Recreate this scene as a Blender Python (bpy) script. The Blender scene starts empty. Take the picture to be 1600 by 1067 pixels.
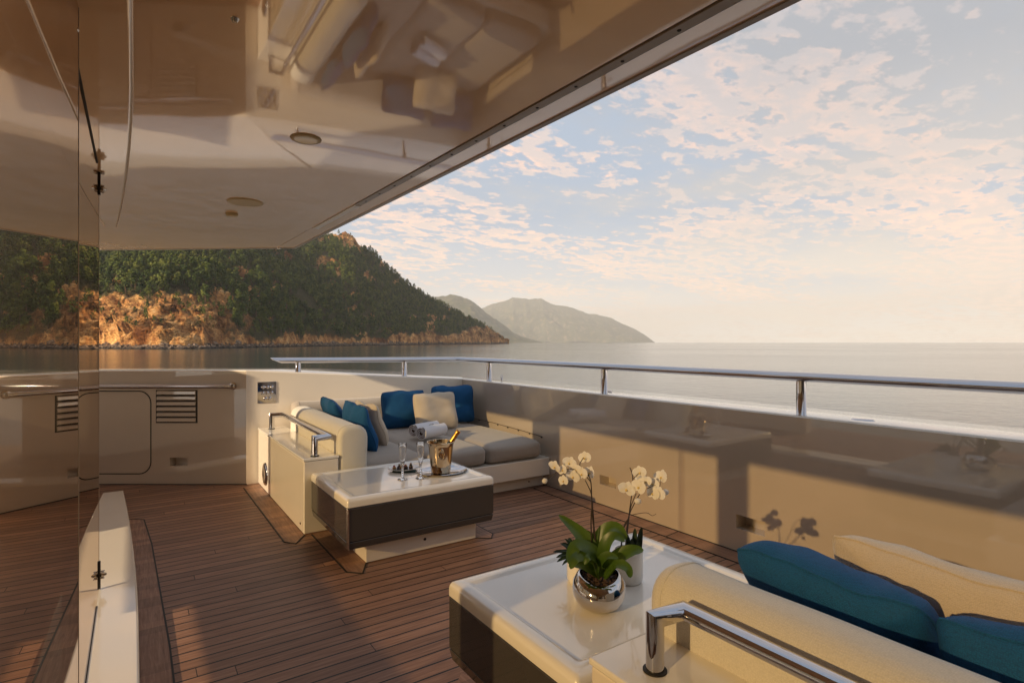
import bpy, bmesh, math, random
import numpy as np
from mathutils import Vector, Matrix, noise as mnoise
R_ = math.radians
scene = bpy.context.scene
COL = scene.collection
random.seed(7)
rng = np.random.default_rng(11)

# ------------------------------------------------------------------ camera
H = 1.4; FPX = 870.0
A = math.atan(590/870)
FW = Vector((math.sin(A), math.cos(A), 0)); RT = Vector((math.cos(A), -math.sin(A), 0))
cam_d = bpy.data.cameras.new('camera'); cam = bpy.data.objects.new('camera', cam_d); COL.objects.link(cam)
cam.location = (0, 0, H); cam.rotation_euler = (R_(90), 0, -A)
cam_d.sensor_width = 36; cam_d.lens = FPX/1600*36; cam_d.shift_y = 1.5/1600
cam_d.clip_start = 0.02; cam_d.clip_end = 200000
scene.camera = cam

# ------------------------------------------------------------------ light
SUN_TO = Vector((-1, -0.22, 0.331)).normalized()
sun_el = math.asin(SUN_TO.z); sun_az = math.atan2(SUN_TO.x, SUN_TO.y)
sd = bpy.data.lights.new('sun', 'SUN'); so = bpy.data.objects.new('sun', sd); COL.objects.link(so)
sd.energy = 5.0; sd.angle = R_(0.5); sd.color = (1.0, 0.79, 0.53)
so.rotation_euler = SUN_TO.to_track_quat('Z', 'Y').to_euler()
so.location = (-20, 0, 20)
scene.view_settings.view_transform = 'Standard'; scene.view_settings.look = 'None'
scene.view_settings.exposure = 0.70; scene.view_settings.gamma = 1

def NN(nt, t, **kw):
    n = nt.nodes.new(t)
    for k, v in kw.items():
        if k in n.inputs.keys() if isinstance(k, str) else False: n.inputs[k].default_value = v
        else: setattr(n, k, v)
    return n
def ramp(nt, stops, interp='LINEAR'):
    n = nt.nodes.new('ShaderNodeValToRGB'); cr = n.color_ramp; cr.interpolation = interp
    while len(cr.elements) < len(stops): cr.elements.new(0.5)
    for e, (p, c) in zip(cr.elements, stops):
        e.position = p; e.color = (*c, 1) if len(c) == 3 else c
    return n
def math_n(nt, op, a=None, b=None, c=None):
    n = nt.nodes.new('ShaderNodeMath'); n.operation = op
    for i, v in enumerate((a, b, c)):
        if v is None: continue
        if isinstance(v, (int, float)): n.inputs[i].default_value = v
        else: nt.links.new(v, n.inputs[i])
    return n.outputs[0]
def mixc(nt, f, a, b, bt='MIX'):
    n = nt.nodes.new('ShaderNodeMix'); n.data_type = 'RGBA'; n.blend_type = bt
    for s, v in ((n.inputs[0], f), (n.inputs[6], a), (n.inputs[7], b)):
        if isinstance(v, (int, float)): s.default_value = v
        elif isinstance(v, tuple): s.default_value = (*v, 1) if len(v) == 3 else v
        else: nt.links.new(v, s)
    return n.outputs[2]

def build_world():
    w = bpy.data.worlds.new('World'); scene.world = w; w.use_nodes = True
    nt = w.node_tree; nt.nodes.clear(); L = nt.links.new
    out = nt.nodes.new('ShaderNodeOutputWorld'); bg = nt.nodes.new('ShaderNodeBackground')
    sky = nt.nodes.new('ShaderNodeTexSky'); sky.sky_type = 'NISHITA'; sky.sun_disc = False
    sky.sun_elevation = sun_el; sky.sun_rotation = sun_az
    sky.air_density = 1.0; sky.dust_density = 2.0; sky.ozone_density = 1.0
    tc = nt.nodes.new('ShaderNodeTexCoord')
    sep = nt.nodes.new('ShaderNodeSeparateXYZ'); L(tc.outputs['Generated'], sep.inputs[0])
    z = math_n(nt, 'MAXIMUM', sep.outputs[2], 0.0)
    zz = math_n(nt, 'ADD', z, 0.10)
    comb = nt.nodes.new('ShaderNodeCombineXYZ')
    L(math_n(nt, 'DIVIDE', sep.outputs[0], zz), comb.inputs[0]); L(math_n(nt, 'DIVIDE', sep.outputs[1], zz), comb.inputs[1])
    def nz(scale, det, rough, dist=0.0, off=(0, 0, 0), sc=(1, 1, 1), rot=0.0):
        m = nt.nodes.new('ShaderNodeMapping'); L(comb.outputs[0], m.inputs[0])
        m.inputs['Location'].default_value = off; m.inputs['Scale'].default_value = sc; m.inputs['Rotation'].default_value = (0, 0, rot)
        n = nt.nodes.new('ShaderNodeTexNoise'); L(m.outputs[0], n.inputs[0])
        n.inputs['Scale'].default_value = scale; n.inputs['Detail'].default_value = det
        n.inputs['Roughness'].default_value = rough; n.inputs['Distortion'].default_value = dist
        return n.outputs[0]
    big = nz(0.55, 3, 0.5, 0.6, (3.1, 7.4, 0), (1, 1, 1), 0.5)
    band = nz(0.9, 4, 0.5, 0.4, (1.7, 2.2, 0), (1.0, 1.7, 1), 0.9)
    small = nz(7.6, 6, 0.58, 0.25, (0.3, 0.9, 0), (1, 1.35, 1), 0.4)
    fine = nz(18.0, 5, 0.55, 0.3, (4.3, 2.9, 0), (1, 1.3, 1), 0.4)
    # patchy small clouds where the band noise is high
    s = math_n(nt, 'ADD', math_n(nt, 'MULTIPLY', small, 0.62), math_n(nt, 'MULTIPLY', fine, 0.20))
    s = math_n(nt, 'ADD', s, math_n(nt, 'MULTIPLY', band, 0.42))
    def dot(v):
        d = nt.nodes.new('ShaderNodeVectorMath'); d.operation = 'DOT_PRODUCT'; L(tc.outputs['Generated'], d.inputs[0]); d.inputs[1].default_value = tuple(v); return d.outputs['Value']
    def dirpx(px, py): return (FW+RT*((px-800)/FPX)+Vector((0, 0, (535-py)/FPX))).normalized()
    arc = dirpx(1050, 90).cross(dirpx(1620, 430)).normalized()
    q = math_n(nt, 'DIVIDE', dot(arc), 0.075)
    bandm = math_n(nt, 'EXPONENT', math_n(nt, 'MULTIPLY', math_n(nt, 'MULTIPLY', q, q), -1.0))
    s = math_n(nt, 'ADD', s, math_n(nt, 'MULTIPLY', bandm, 0.085))
    arc2 = dirpx(700, 330).cross(dirpx(1500, 500)).normalized(); q2 = math_n(nt, 'DIVIDE', dot(arc2), 0.10)
    bandm2 = math_n(nt, 'EXPONENT', math_n(nt, 'MULTIPLY', math_n(nt, 'MULTIPLY', q2, q2), -1.0))
    s = math_n(nt, 'ADD', s, math_n(nt, 'MULTIPLY', bandm2, 0.03))
    small_b = nz(7.6, 6, 0.58, 0.25, (0.3+.14, 0.9+.03, 0), (1, 1.35, 1), 0.4)
    shade = nt.nodes.new('ShaderNodeMapRange'); L(math_n(nt, 'SUBTRACT', small, small_b), shade.inputs[0]); shade.inputs[1].default_value = -.09; shade.inputs[2].default_value = .10
    m1 = nt.nodes.new('ShaderNodeMapRange'); m1.interpolation_type = 'SMOOTHSTEP'; L(s, m1.inputs[0])
    m1.inputs[1].default_value = 0.625; m1.inputs[2].default_value = 0.695
    # grey veil
    g = math_n(nt, 'ADD', math_n(nt, 'MULTIPLY', big, 0.9), math_n(nt, 'MULTIPLY', small, 0.22))
    g = math_n(nt, 'ADD', g, math_n(nt, 'MULTIPLY', fine, 0.08))
    bank = nt.nodes.new('ShaderNodeMapRange'); bank.interpolation_type = 'SMOOTHSTEP'; L(dot(dirpx(1650, -20)), bank.inputs[0]); bank.inputs[1].default_value = .84; bank.inputs[2].default_value = .99; bank.inputs[4].default_value = .16
    g = math_n(nt, 'ADD', g, bank.outputs[0])
    m2 = nt.nodes.new('ShaderNodeMapRange'); m2.interpolation_type = 'SMOOTHSTEP'; L(g, m2.inputs[0])
    m2.inputs[1].default_value = 0.56; m2.inputs[2].default_value = 0.80
    base = nt.nodes.new('ShaderNodeVectorMath'); base.operation = 'SCALE'; L(sky.outputs[0], base.inputs[0]); base.inputs['Scale'].default_value = SKY_S
    # thin bright haze towards the horizon
    hz = ramp(nt, [(0.0, (1, 1, 1)), (0.04, (.78, .78, .78)), (0.10, (.36, .36, .36)), (0.22, (.09, .09, .09)), (0.6, (.06, .06, .06)), (1.0, (.03, .03, .03))]); L(z, hz.inputs[0])
    c0 = mixc(nt, 0.8, base.outputs[0], (0.42, 0.58, 0.80))
    c1 = mixc(nt, hz.outputs[0], c0, (1.72, 1.53, 1.27))
    veil = ramp(nt, [(0.0, (1.7, 1.42, 1.08)), (0.18, (.84, .78, .72)), (0.4, (.50, .51, .54)), (1.0, (.46, .48, .53))]); L(z, veil.inputs[0])
    c2 = mixc(nt, math_n(nt, 'MULTIPLY', m2.outputs[0], 0.82), c1, veil.outputs[0])
    lit = ramp(nt, [(0.0, (1.80, 1.40, 1.06)), (0.10, (1.62, 1.10, .80)), (0.28, (1.40, .93, .71)), (0.5, (1.08, .82, .71)), (1.0, (.8, .72, .68))]); L(z, lit.inputs[0])
    grey = ramp(nt, [(0.0, (1.3, 1.08, .84)), (0.2, (.98, .84, .76)), (0.45, (.74, .70, .72)), (1.0, (.64, .64, .68))]); L(z, grey.inputs[0])
    litc = mixc(nt, math_n(nt, 'MULTIPLY', shade.outputs[0], .75), lit.outputs[0], grey.outputs[0])
    inv = math_n(nt, 'SUBTRACT', 1.0, math_n(nt, 'MULTIPLY', m2.outputs[0], 0.45))
    c3 = mixc(nt, math_n(nt, 'MULTIPLY', math_n(nt, 'MULTIPLY', m1.outputs[0], 0.86), inv), c2, litc)
    L(c3, bg.inputs[0]); bg.inputs[1].default_value = 0.575
    L(bg.outputs[0], out.inputs[0])
SKY_S = 0.09
build_world()

# ------------------------------------------------------------------ builder
class MB:
    def __init__(s): s.v = []; s.f = []; s.m = []
    def add(s, vs, fs, mi=0):
        o = len(s.v); s.v += [tuple(v) for v in vs]; s.f += [tuple(i+o for i in f) for f in fs]; s.m += [mi]*len(fs); return s
    def box(s, x0, x1, y0, y1, z0, z1, mi=0):
        v = [(x, y, z) for z in (z0, z1) for y in (y0, y1) for x in (x0, x1)]
        return s.add(v, [(0, 2, 3, 1), (4, 5, 7, 6), (0, 1, 5, 4), (2, 6, 7, 3), (0, 4, 6, 2), (1, 3, 7, 5)], mi)
    def obox(s, c, ax, ay, az, mi=0):
        c, ax, ay, az = map(Vector, (c, ax, ay, az))
        v = [c+ax*i+ay*j+az*k for k in (-1, 1) for j in (-1, 1) for i in (-1, 1)]
        return s.add(v, [(0, 2, 3, 1), (4, 5, 7, 6), (0, 1, 5, 4), (2, 6, 7, 3), (0, 4, 6, 2), (1, 3, 7, 5)], mi)
    def prism(s, poly, z0, z1, mi=0, caps=True):
        n = len(poly)
        zz0 = z0 if hasattr(z0, '__len__') else [z0]*n; zz1 = z1 if hasattr(z1, '__len__') else [z1]*n
        v = [(p[0], p[1], zz0[i]) for i, p in enumerate(poly)]+[(p[0], p[1], zz1[i]) for i, p in enumerate(poly)]
        f = [(i, (i+1) % n, (i+1) % n+n, i+n) for i in range(n)]
        if caps: f += [tuple(range(n-1, -1, -1)), tuple(range(n, 2*n))]
        return s.add(v, f, mi)
    def tube(s, path, r, n=12, ry=None, up=None, caps=True, mi=0, rot=0.0):
        P = [Vector(p) for p in path]; k = len(P)
        rr = r if hasattr(r, '__len__') else [r]*k
        rings = []; prev = None
        for i, p in enumerate(P):
            t0 = (P[i]-P[i-1]).normalized() if i > 0 else (P[1]-P[0]).normalized()
            t1 = (P[i+1]-P[i]).normalized() if i < k-1 else t0
            t = (t0+t1); t = t.normalized() if t.length > 1e-6 else t0
            c = max(0.35, t.dot(t1))
            u = Vector(up) if up else Vector((0, 0, 1))
            if prev is not None and not up: u = prev
            if abs(t.dot(u)) > .97: u = Vector((1, 0, 0)) if abs(t.x) < .9 else Vector((0, 1, 0))
            sx = t.cross(u).normalized(); uy = sx.cross(t).normalized(); prev = uy
            a, b = rr[i], (ry if ry else 1.0)
            rb = ry*(rr[i]/max(rr)) if ry else rr[i]
            # stretch across the mitre
            bis = (t1-t0); stretch = 1/c if bis.length > 1e-4 else 1.0
            bd = bis.normalized() if bis.length > 1e-4 else None
            ring = []
            for j in range(n):
                th = 2*math.pi*j/n+rot
                o = sx*math.cos(th)*rr[i]+uy*math.sin(th)*rb
                if bd is not None: o = o+bd*(o.dot(bd))*(stretch-1)
                ring.append(p+o)
            rings.append(ring)
        v = [q for rg in rings for q in rg]; f = []
        for i in range(k-1):
            for j in range(n):
                a = i*n+j; b = i*n+(j+1) % n
                f.append((a, b, b+n, a+n))
        if caps: f += [tuple(range(n-1, -1, -1)), tuple(range((k-1)*n, k*n))]
        return s.add(v, f, mi)
    def lathe(s, prof, c, n=32, mi=0, axis=None, sx=1, sy=1, caps=True):
        c = Vector(c); v = []; f = []
        M = Vector((0, 0, 1)).rotation_difference(Vector(axis).normalized()).to_matrix() if axis else Matrix.Identity(3)
        k = len(prof)
        for (r, z) in prof:
            for j in range(n):
                th = 2*math.pi*j/n
                v.append(c+M@Vector((r*math.cos(th)*sx, r*math.sin(th)*sy, z)))
        for i in range(k-1):
            for j in range(n):
                a = i*n+j; b = i*n+(j+1) % n; f.append((a, b, b+n, a+n))
        if caps and prof[0][0] > 1e-5: f.append(tuple(range(n-1, -1, -1)))
        if caps and prof[-1][0] > 1e-5: f.append(tuple(range((k-1)*n, k*n)))
        return s.add(v, f, mi)
    def grid(s, rows, mi=0, closed=False):
        k = len(rows); n = len(rows[0]); v = [q for r in rows for q in r]; f = []
        for i in range(k-1):
            for j in range(n if closed else n-1):
                a = i*n+j; b = i*n+(j+1) % n; f.append((a, b, b+n, a+n))
        return s.add(v, f, mi)
    def build(s, name, mats, parent=None, smooth=35, bevel=0, seg=2, sub=0):
        me = bpy.data.meshes.new(name)
        org = parent_loc(parent)
        me.from_pydata([(a-org[0], b-org[1], c-org[2]) for a, b, c in s.v], [], s.f)
        if not isinstance(mats, (list, tuple)): mats = [mats]
        for m in mats: me.materials.append(m)
        if len(mats) > 1:
            for p, mi in zip(me.polygons, s.m): p.material_index = mi
        bm = bmesh.new(); bm.from_mesh(me)
        bmesh.ops.remove_doubles(bm, verts=bm.verts, dist=1e-6)
        bmesh.ops.recalc_face_normals(bm, faces=bm.faces)
        bm.to_mesh(me); bm.free()
        if smooth:
            me.polygons.foreach_set('use_smooth', [True]*len(me.polygons))
            if smooth < 180: me.set_sharp_from_angle(angle=R_(smooth))
        o = bpy.data.objects.new(name, me); COL.objects.link(o)
        if parent is not None: o.parent = parent
        if bevel:
            m = o.modifiers.new('bevel', 'BEVEL'); m.width = bevel; m.segments = seg; m.limit_method = 'ANGLE'; m.angle_limit = R_(40); m.harden_normals = True
        if sub:
            m = o.modifiers.new('sub', 'SUBSURF'); m.levels = sub; m.render_levels = sub
        return o
def parent_loc(o):
    l = Vector((0, 0, 0))
    while o is not None: l = l+o.location; o = o.parent
    return l
def thing(name, label, cat, loc=(0, 0, 0), group=None):
    o = bpy.data.objects.new(name, None); COL.objects.link(o); o.location = loc
    o.empty_display_size = .1
    o['label'] = label; o['category'] = cat
    if group: o['group'] = group
    return o
def tag(o, label, cat, group=None):
    o['label'] = label; o['category'] = cat
    if group: o['group'] = group
    return o
def struct(o): o['kind'] = 'structure'; return o
def dup_tree(o, parent=None):
    c = o.copy(); COL.objects.link(c)
    if parent is not None: c.parent = parent
    for ch in o.children: dup_tree(ch, c)
    return c

def at(px, py, z=0.0):
    d = (H-z)*FPX/(py-535); x = (px-800)/FPX*d
    return Vector((d*FW.x+x*RT.x, d*FW.y+x*RT.y, z))
def pd(px, py, d):
    x = (px-800)/FPX*d
    return Vector((d*FW.x+x*RT.x, d*FW.y+x*RT.y, H-(py-535)/FPX*d))

# ------------------------------------------------------------------ materials
def pmat(name, col, rough=.5, metal=0, coat=0, coat_r=.03, ior=1.5, spec=.5, sheen=0, trans=0):
    m = bpy.data.materials.new(name); m.use_nodes = True
    b = m.node_tree.nodes['Principled BSDF']
    b.inputs['Base Color'].default_value = (*col, 1); b.inputs['Roughness'].default_value = rough
    b.inputs['Metallic'].default_value = metal; b.inputs['Coat Weight'].default_value = coat
    b.inputs['Coat Roughness'].default_value = coat_r; b.inputs['IOR'].default_value = ior
    b.inputs['Specular IOR Level'].default_value = spec
    b.inputs['Sheen Weight'].default_value = sheen; b.inputs['Transmission Weight'].default_value = trans
    return m
def bumpnoise(m, scale, strength, dist=.01, detail=3, rough_var=0, col_var=0, inp='Normal', stretch=(1, 1, 1), coat=False):
    nt = m.node_tree; b = nt.nodes['Principled BSDF']; L = nt.links.new
    tc = nt.nodes.new('ShaderNodeTexCoord'); mp = nt.nodes.new('ShaderNodeMapping'); L(tc.outputs['Object'], mp.inputs[0]); mp.inputs['Scale'].default_value = stretch
    n = nt.nodes.new('ShaderNodeTexNoise'); n.inputs['Scale'].default_value = scale; n.inputs['Detail'].default_value = detail; L(mp.outputs[0], n.inputs[0])
    if strength:
        bp = nt.nodes.new('ShaderNodeBump'); bp.inputs['Strength'].default_value = strength; bp.inputs['Distance'].default_value = dist
        L(n.outputs[0], bp.inputs['Height']); L(bp.outputs[0], b.inputs['Normal'])
        if coat: L(bp.outputs[0], b.inputs['Coat Normal'])
    if rough_var:
        r = b.inputs['Roughness'].default_value
        n2 = nt.nodes.new('ShaderNodeTexNoise'); n2.inputs['Scale'].default_value = 6; n2.inputs['Detail'].default_value = 6; L(tc.outputs['Object'], n2.inputs[0])
        mr = nt.nodes.new('ShaderNodeMapRange'); L(n2.outputs[0], mr.inputs[0]); mr.inputs[3].default_value = max(0, r-rough_var); mr.inputs[4].default_value = r+rough_var
        L(mr.outputs[0], b.inputs['Roughness'])
    if col_var:
        c = tuple(b.inputs['Base Color'].default_value)[:3]
        n3 = nt.nodes.new('ShaderNodeTexNoise'); n3.inputs['Scale'].default_value = 2.3; n3.inputs['Detail'].default_value = 8; L(tc.outputs['Object'], n3.inputs[0])
        o = mixc(nt, n3.outputs[0], tuple(x*(1-col_var) for x in c), tuple(min(1, x*(1+col_var)) for x in c)); L(o, b.inputs['Base Color'])
    return m
M = {}
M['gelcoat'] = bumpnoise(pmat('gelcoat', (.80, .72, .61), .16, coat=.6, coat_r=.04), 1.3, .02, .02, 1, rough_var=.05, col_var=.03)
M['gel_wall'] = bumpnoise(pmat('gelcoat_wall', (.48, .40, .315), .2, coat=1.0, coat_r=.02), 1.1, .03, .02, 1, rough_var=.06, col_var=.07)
M['ceiling'] = bumpnoise(pmat('ceiling_gloss', (.92, .71, .49), .25, coat=1.0, coat_r=.035, ior=1.55), 1.4, .05, .035, 2, rough_var=.05, col_var=.03, coat=True)
M['ceiling'].node_tree.nodes['Principled BSDF'].inputs['Coat IOR'].default_value = 3.4
M['ceiling'].node_tree.nodes['Principled BSDF'].inputs['Coat Tint'].default_value = (1, .87, .72, 1)
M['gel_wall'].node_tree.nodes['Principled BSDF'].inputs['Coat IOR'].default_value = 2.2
M['trim'] = pmat('trim_grey', (.33, .28, .23), .35, coat=.2)
M['charcoal'] = bumpnoise(pmat('charcoal_gloss', (.055, .050, .046), .22, coat=.5, coat_r=.06), 2, .02, .01, 1, rough_var=.05, col_var=.1)
M['tabletop'] = bumpnoise(pmat('tabletop_gloss', (.85, .80, .71), .16, coat=.8, coat_r=.04), 1.5, .02, .01, 1, rough_var=.05, col_var=.03)
M['chrome'] = bumpnoise(pmat('chrome', (.54, .53, .55), .05, metal=1), 3, 0, rough_var=.03)
M['steel'] = bumpnoise(pmat('brushed_steel', (.55, .50, .44), .18, metal=1), 40, .03, .002, 3, rough_var=.06)
M['silver'] = bumpnoise(pmat('polished_silver', (.56, .43, .28), .12, metal=1), 30, .02, .002, 2, rough_var=.05)
M['potsilver'] = bumpnoise(pmat('silver_glaze', (.62, .58, .54), .06, metal=1), 7, .04, .01, 2, rough_var=.02)
M['black'] = bumpnoise(pmat('black_rubber', (.012, .011, .010), .6), 60, .2, .002)
M['dark'] = pmat('dark_recess', (.02, .018, .015), .7)
M['ceramic'] = bumpnoise(pmat('white_ceramic', (.80, .76, .70), .25, coat=.4), 4, .02, .004, rough_var=.05)
M['disc'] = bumpnoise(pmat('speaker_cream', (.50, .40, .22), .5), 300, .3, .001)
M['lamp_lens'] = pmat('lamp_lens', (.75, .62, .38), .25, coat=.4)
M['string'] = pmat('cord', (.10, .08, .06), .7)
M['emblem'] = pmat('emblem_thread', (.24, .25, .27), .8)
M['foil'] = bumpnoise(pmat('gold_foil', (.62, .33, .08), .3, metal=1), 60, .35, .003, 4, rough_var=.08)
M['bottle'] = pmat('bottle_glass', (.02, .035, .012), .06, coat=.5)
M['napkin'] = bumpnoise(pmat('dark_green_cloth', (.010, .045, .035), .8, sheen=.3), 300, .4, .002)
M['soil'] = bumpnoise(pmat('bark_soil', (.075, .042, .026), .95), 80, .8, .01, col_var=.6)
M['stem'] = bumpnoise(pmat('stem', (.035, .022, .014), .6), 90, .3, .002)
M['bud'] = pmat('bud', (.60, .56, .34), .5)
def fabric(name, col, scale=420, bump=.5, col2=None, sheen=.25):
    m = pmat(name, col, .85, sheen=sheen); nt = m.node_tree; b = nt.nodes['Principled BSDF']; L = nt.links.new
    tc = nt.nodes.new('ShaderNodeTexCoord')
    vo = nt.nodes.new('ShaderNodeTexVoronoi'); vo.feature = 'F1'; vo.inputs['Scale'].default_value = scale*.34; vo.inputs['Randomness'].default_value = .55
    L(tc.outputs['Object'], vo.inputs[0])
    s = math_n(nt, 'SUBTRACT', 1.0, vo.outputs['Distance'])
    n = nt.nodes.new('ShaderNodeTexNoise'); n.inputs['Scale'].default_value = 9; n.inputs['Detail'].default_value = 4; L(tc.outputs['Object'], n.inputs[0])
    hgt = math_n(nt, 'ADD', s, math_n(nt, 'MULTIPLY', n.outputs[0], 2.2))
    bp = nt.nodes.new('ShaderNodeBump'); bp.inputs['Strength'].default_value = bump; bp.inputs['Distance'].default_value = .003
    L(hgt, bp.inputs['Height']); L(bp.outputs[0], b.inputs['Normal'])
    lo = tuple(c*.80 for c in col); hi = col2 or tuple(min(1, c*1.12) for c in col)
    c1 = mixc(nt, s, lo, hi)
    c2 = mixc(nt, n.outputs[0], c1, tuple(c*.85 for c in col)); 
    n2 = nt.nodes.new('ShaderNodeMix'); n2.data_type = 'RGBA'; n2.inputs[0].default_value = .35
    L(c1, n2.inputs[6]); L(c2, n2.inputs[7]); L(n2.outputs[2], b.inputs['Base Color'])
    return m
M['cream_fab'] = fabric('cream_weave', (.65, .60, .51), 620, .40)
M['grey_fab'] = fabric('taupe_leatherette', (.37, .32, .27), 500, .18)
M['beige_pil'] = fabric('beige_weave', (.58, .49, .38), 700, .5)
M['blue_pil'] = fabric('teal_weave', (.0006, .048, .165), 700, .5, (.001, .115, .29), sheen=.0)
M['towel'] = bumpnoise(pmat('towel_terry', (.74, .73, .76), .95, sheen=.4), 260, .9, .004, 4, col_var=.04)
M['towel_brown'] = bumpnoise(pmat('towel_brown_band', (.10, .055, .04), .95), 260, .9, .004, 4)

def glassmat():
    m = bpy.data.materials.new('tinted_glass'); m.use_nodes = True; nt = m.node_tree; nt.nodes.clear(); L = nt.links.new
    out = nt.nodes.new('ShaderNodeOutputMaterial'); mx = nt.nodes.new('ShaderNodeMixShader')
    tr = nt.nodes.new('ShaderNodeBsdfTransparent'); tr.inputs[0].default_value = (.84, .78, .70, 1)
    gl = nt.nodes.new('ShaderNodeBsdfGlossy'); gl.inputs['Roughness'].default_value = .004; gl.inputs[0].default_value = (.82, .73, .64, 1)
    lw = nt.nodes.new('ShaderNodeLayerWeight'); lw.inputs[0].default_value = .5
    mr = nt.nodes.new('ShaderNodeMapRange'); L(lw.outputs['Facing'], mr.inputs[0]); mr.inputs[1].default_value = .45; mr.inputs[2].default_value = .86; mr.inputs[3].default_value = .07; mr.inputs[4].default_value = .96
    L(mr.outputs[0], mx.inputs[0]); L(tr.outputs[0], mx.inputs[1]); L(gl.outputs[0], mx.inputs[2]); L(mx.outputs[0], out.inputs[0])
    return m
M['glass'] = glassmat()
def filtermat():  # amber filter for the sun, used on panes added out of view
    m = bpy.data.materials.new('amber_sun_filter'); m.use_nodes = True; nt = m.node_tree; nt.nodes.clear(); L = nt.links.new
    out = nt.nodes.new('ShaderNodeOutputMaterial'); mx = nt.nodes.new('ShaderNodeMixShader')
    tr = nt.nodes.new('ShaderNodeBsdfTransparent'); tr.inputs[0].default_value = (.43, .385, .27, 1)
    gl = nt.nodes.new('ShaderNodeBsdfGlossy'); gl.inputs['Roughness'].default_value = .02
    fr = nt.nodes.new('ShaderNodeFresnel'); L(fr.outputs[0], mx.inputs[0]); L(tr.outputs[0], mx.inputs[1]); L(gl.outputs[0], mx.inputs[2]); L(mx.outputs[0], out.inputs[0])
    return m
M['window'] = filtermat()
def crystal():
    m = pmat('crystal_glass', (1, 1, 1), .0, trans=1, ior=1.5)
    return m
M['crystal'] = crystal()

def teak(name, sp=.065, planks=True):
    m = pmat(name, (.2, .11, .06), .5, coat=.0, spec=.35); nt = m.node_tree; b = nt.nodes['Principled BSDF']; L = nt.links.new
    tc = nt.nodes.new('ShaderNodeTexCoord'); sp_ = nt.nodes.new('ShaderNodeSeparateXYZ'); L(tc.outputs['Object'], sp_.inputs[0])
    row = math_n(nt, 'DIVIDE', sp_.outputs[1], sp); rf = math_n(nt, 'FLOOR', row); fr = math_n(nt, 'SUBTRACT', row, rf)
    wn = nt.nodes.new('ShaderNodeTexWhiteNoise'); wn.noise_dimensions = '1D'; L(rf, wn.inputs['W'])
    xo = math_n(nt, 'ADD', math_n(nt, 'DIVIDE', sp_.outputs[0], 4.3), math_n(nt, 'MULTIPLY', wn.outputs[0], 7.0))
    xf = math_n(nt, 'FLOOR', xo); xr = math_n(nt, 'SUBTRACT', xo, xf)
    cmb = nt.nodes.new('ShaderNodeCombineXYZ'); L(rf, cmb.inputs[0]); L(xf, cmb.inputs[1])
    wn2 = nt.nodes.new('ShaderNodeTexWhiteNoise'); wn2.noise_dimensions = '2D'; L(cmb.outputs[0], wn2.inputs['Vector'])
    off = nt.nodes.new('ShaderNodeVectorMath'); off.operation = 'ADD'; L(tc.outputs['Object'], off.inputs[0])
    sc = nt.nodes.new('ShaderNodeVectorMath'); sc.operation = 'SCALE'; L(wn2.outputs['Color'], sc.inputs[0]); sc.inputs['Scale'].default_value = 9.0 if planks else 0.0
    L(sc.outputs[0], off.inputs[1])
    mp = nt.nodes.new('ShaderNodeMapping'); mp.inputs['Scale'].default_value = (1.0, 16, 4) if planks else (14, 1, 4); L(off.outputs[0], mp.inputs[0])
    g = nt.nodes.new('ShaderNodeTexNoise'); g.inputs['Scale'].default_value = 5.5; g.inputs['Detail'].default_value = 9; g.inputs['Roughness'].default_value = .62; g.inputs['Distortion'].default_value = .6; L(mp.outputs[0], g.inputs[0])
    cr = ramp(nt, [(.25, (.175, .090, .056)), (.5, (.265, .142, .088)), (.75, (.37, .210, .132))]); L(g.outputs[0], cr.inputs[0])
    tone = nt.nodes.new('ShaderNodeMapRange'); L(wn2.outputs['Value'], tone.inputs[0]); tone.inputs[3].default_value = .76; tone.inputs[4].default_value = 1.20
    t2 = nt.nodes.new('ShaderNodeVectorMath'); t2.operation = 'SCALE'; L(cr.outputs[0], t2.inputs[0]); L(tone.outputs[0], t2.inputs['Scale'])
    st = nt.nodes.new('ShaderNodeTexNoise'); st.inputs['Scale'].default_value = 1.2; st.inputs['Detail'].default_value = 5; L(tc.outputs['Object'], st.inputs[0])
    stain = mixc(nt, st.outputs[0], (.82, .80, .78), (1.16, 1.15, 1.13))
    col = mixc(nt, 1.0, t2.outputs[0], stain, 'MULTIPLY')
    rr = nt.nodes.new('ShaderNodeMapRange'); L(g.outputs[0], rr.inputs[0]); rr.inputs[3].default_value = .62; rr.inputs[4].default_value = .36; L(rr.outputs[0], b.inputs['Roughness'])
    hgt = g.outputs[0]
    if planks:
        a = math_n(nt, 'LESS_THAN', fr, .115); e = math_n(nt, 'LESS_THAN', xr, .0008)
        c = math_n(nt, 'MAXIMUM', a, e)
        col = mixc(nt, c, col, (.008, .007, .006))
        hgt = math_n(nt, 'SUBTRACT', math_n(nt, 'MULTIPLY', g.outputs[0], .15), math_n(nt, 'MULTIPLY', c, .5))
    L(col, b.inputs['Base Color'])
    bp = nt.nodes.new('ShaderNodeBump'); bp.inputs['Strength'].default_value = .35; bp.inputs['Distance'].default_value = .004; L(hgt, bp.inputs['Height']); L(bp.outputs[0], b.inputs['Normal'])
    return m
M['teak'] = teak('teak_planks', .0785); M['teak_margin'] = teak('teak_margin', planks=False)
M['caulk'] = pmat('black_caulk', (.008, .007, .006), .6)
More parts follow.
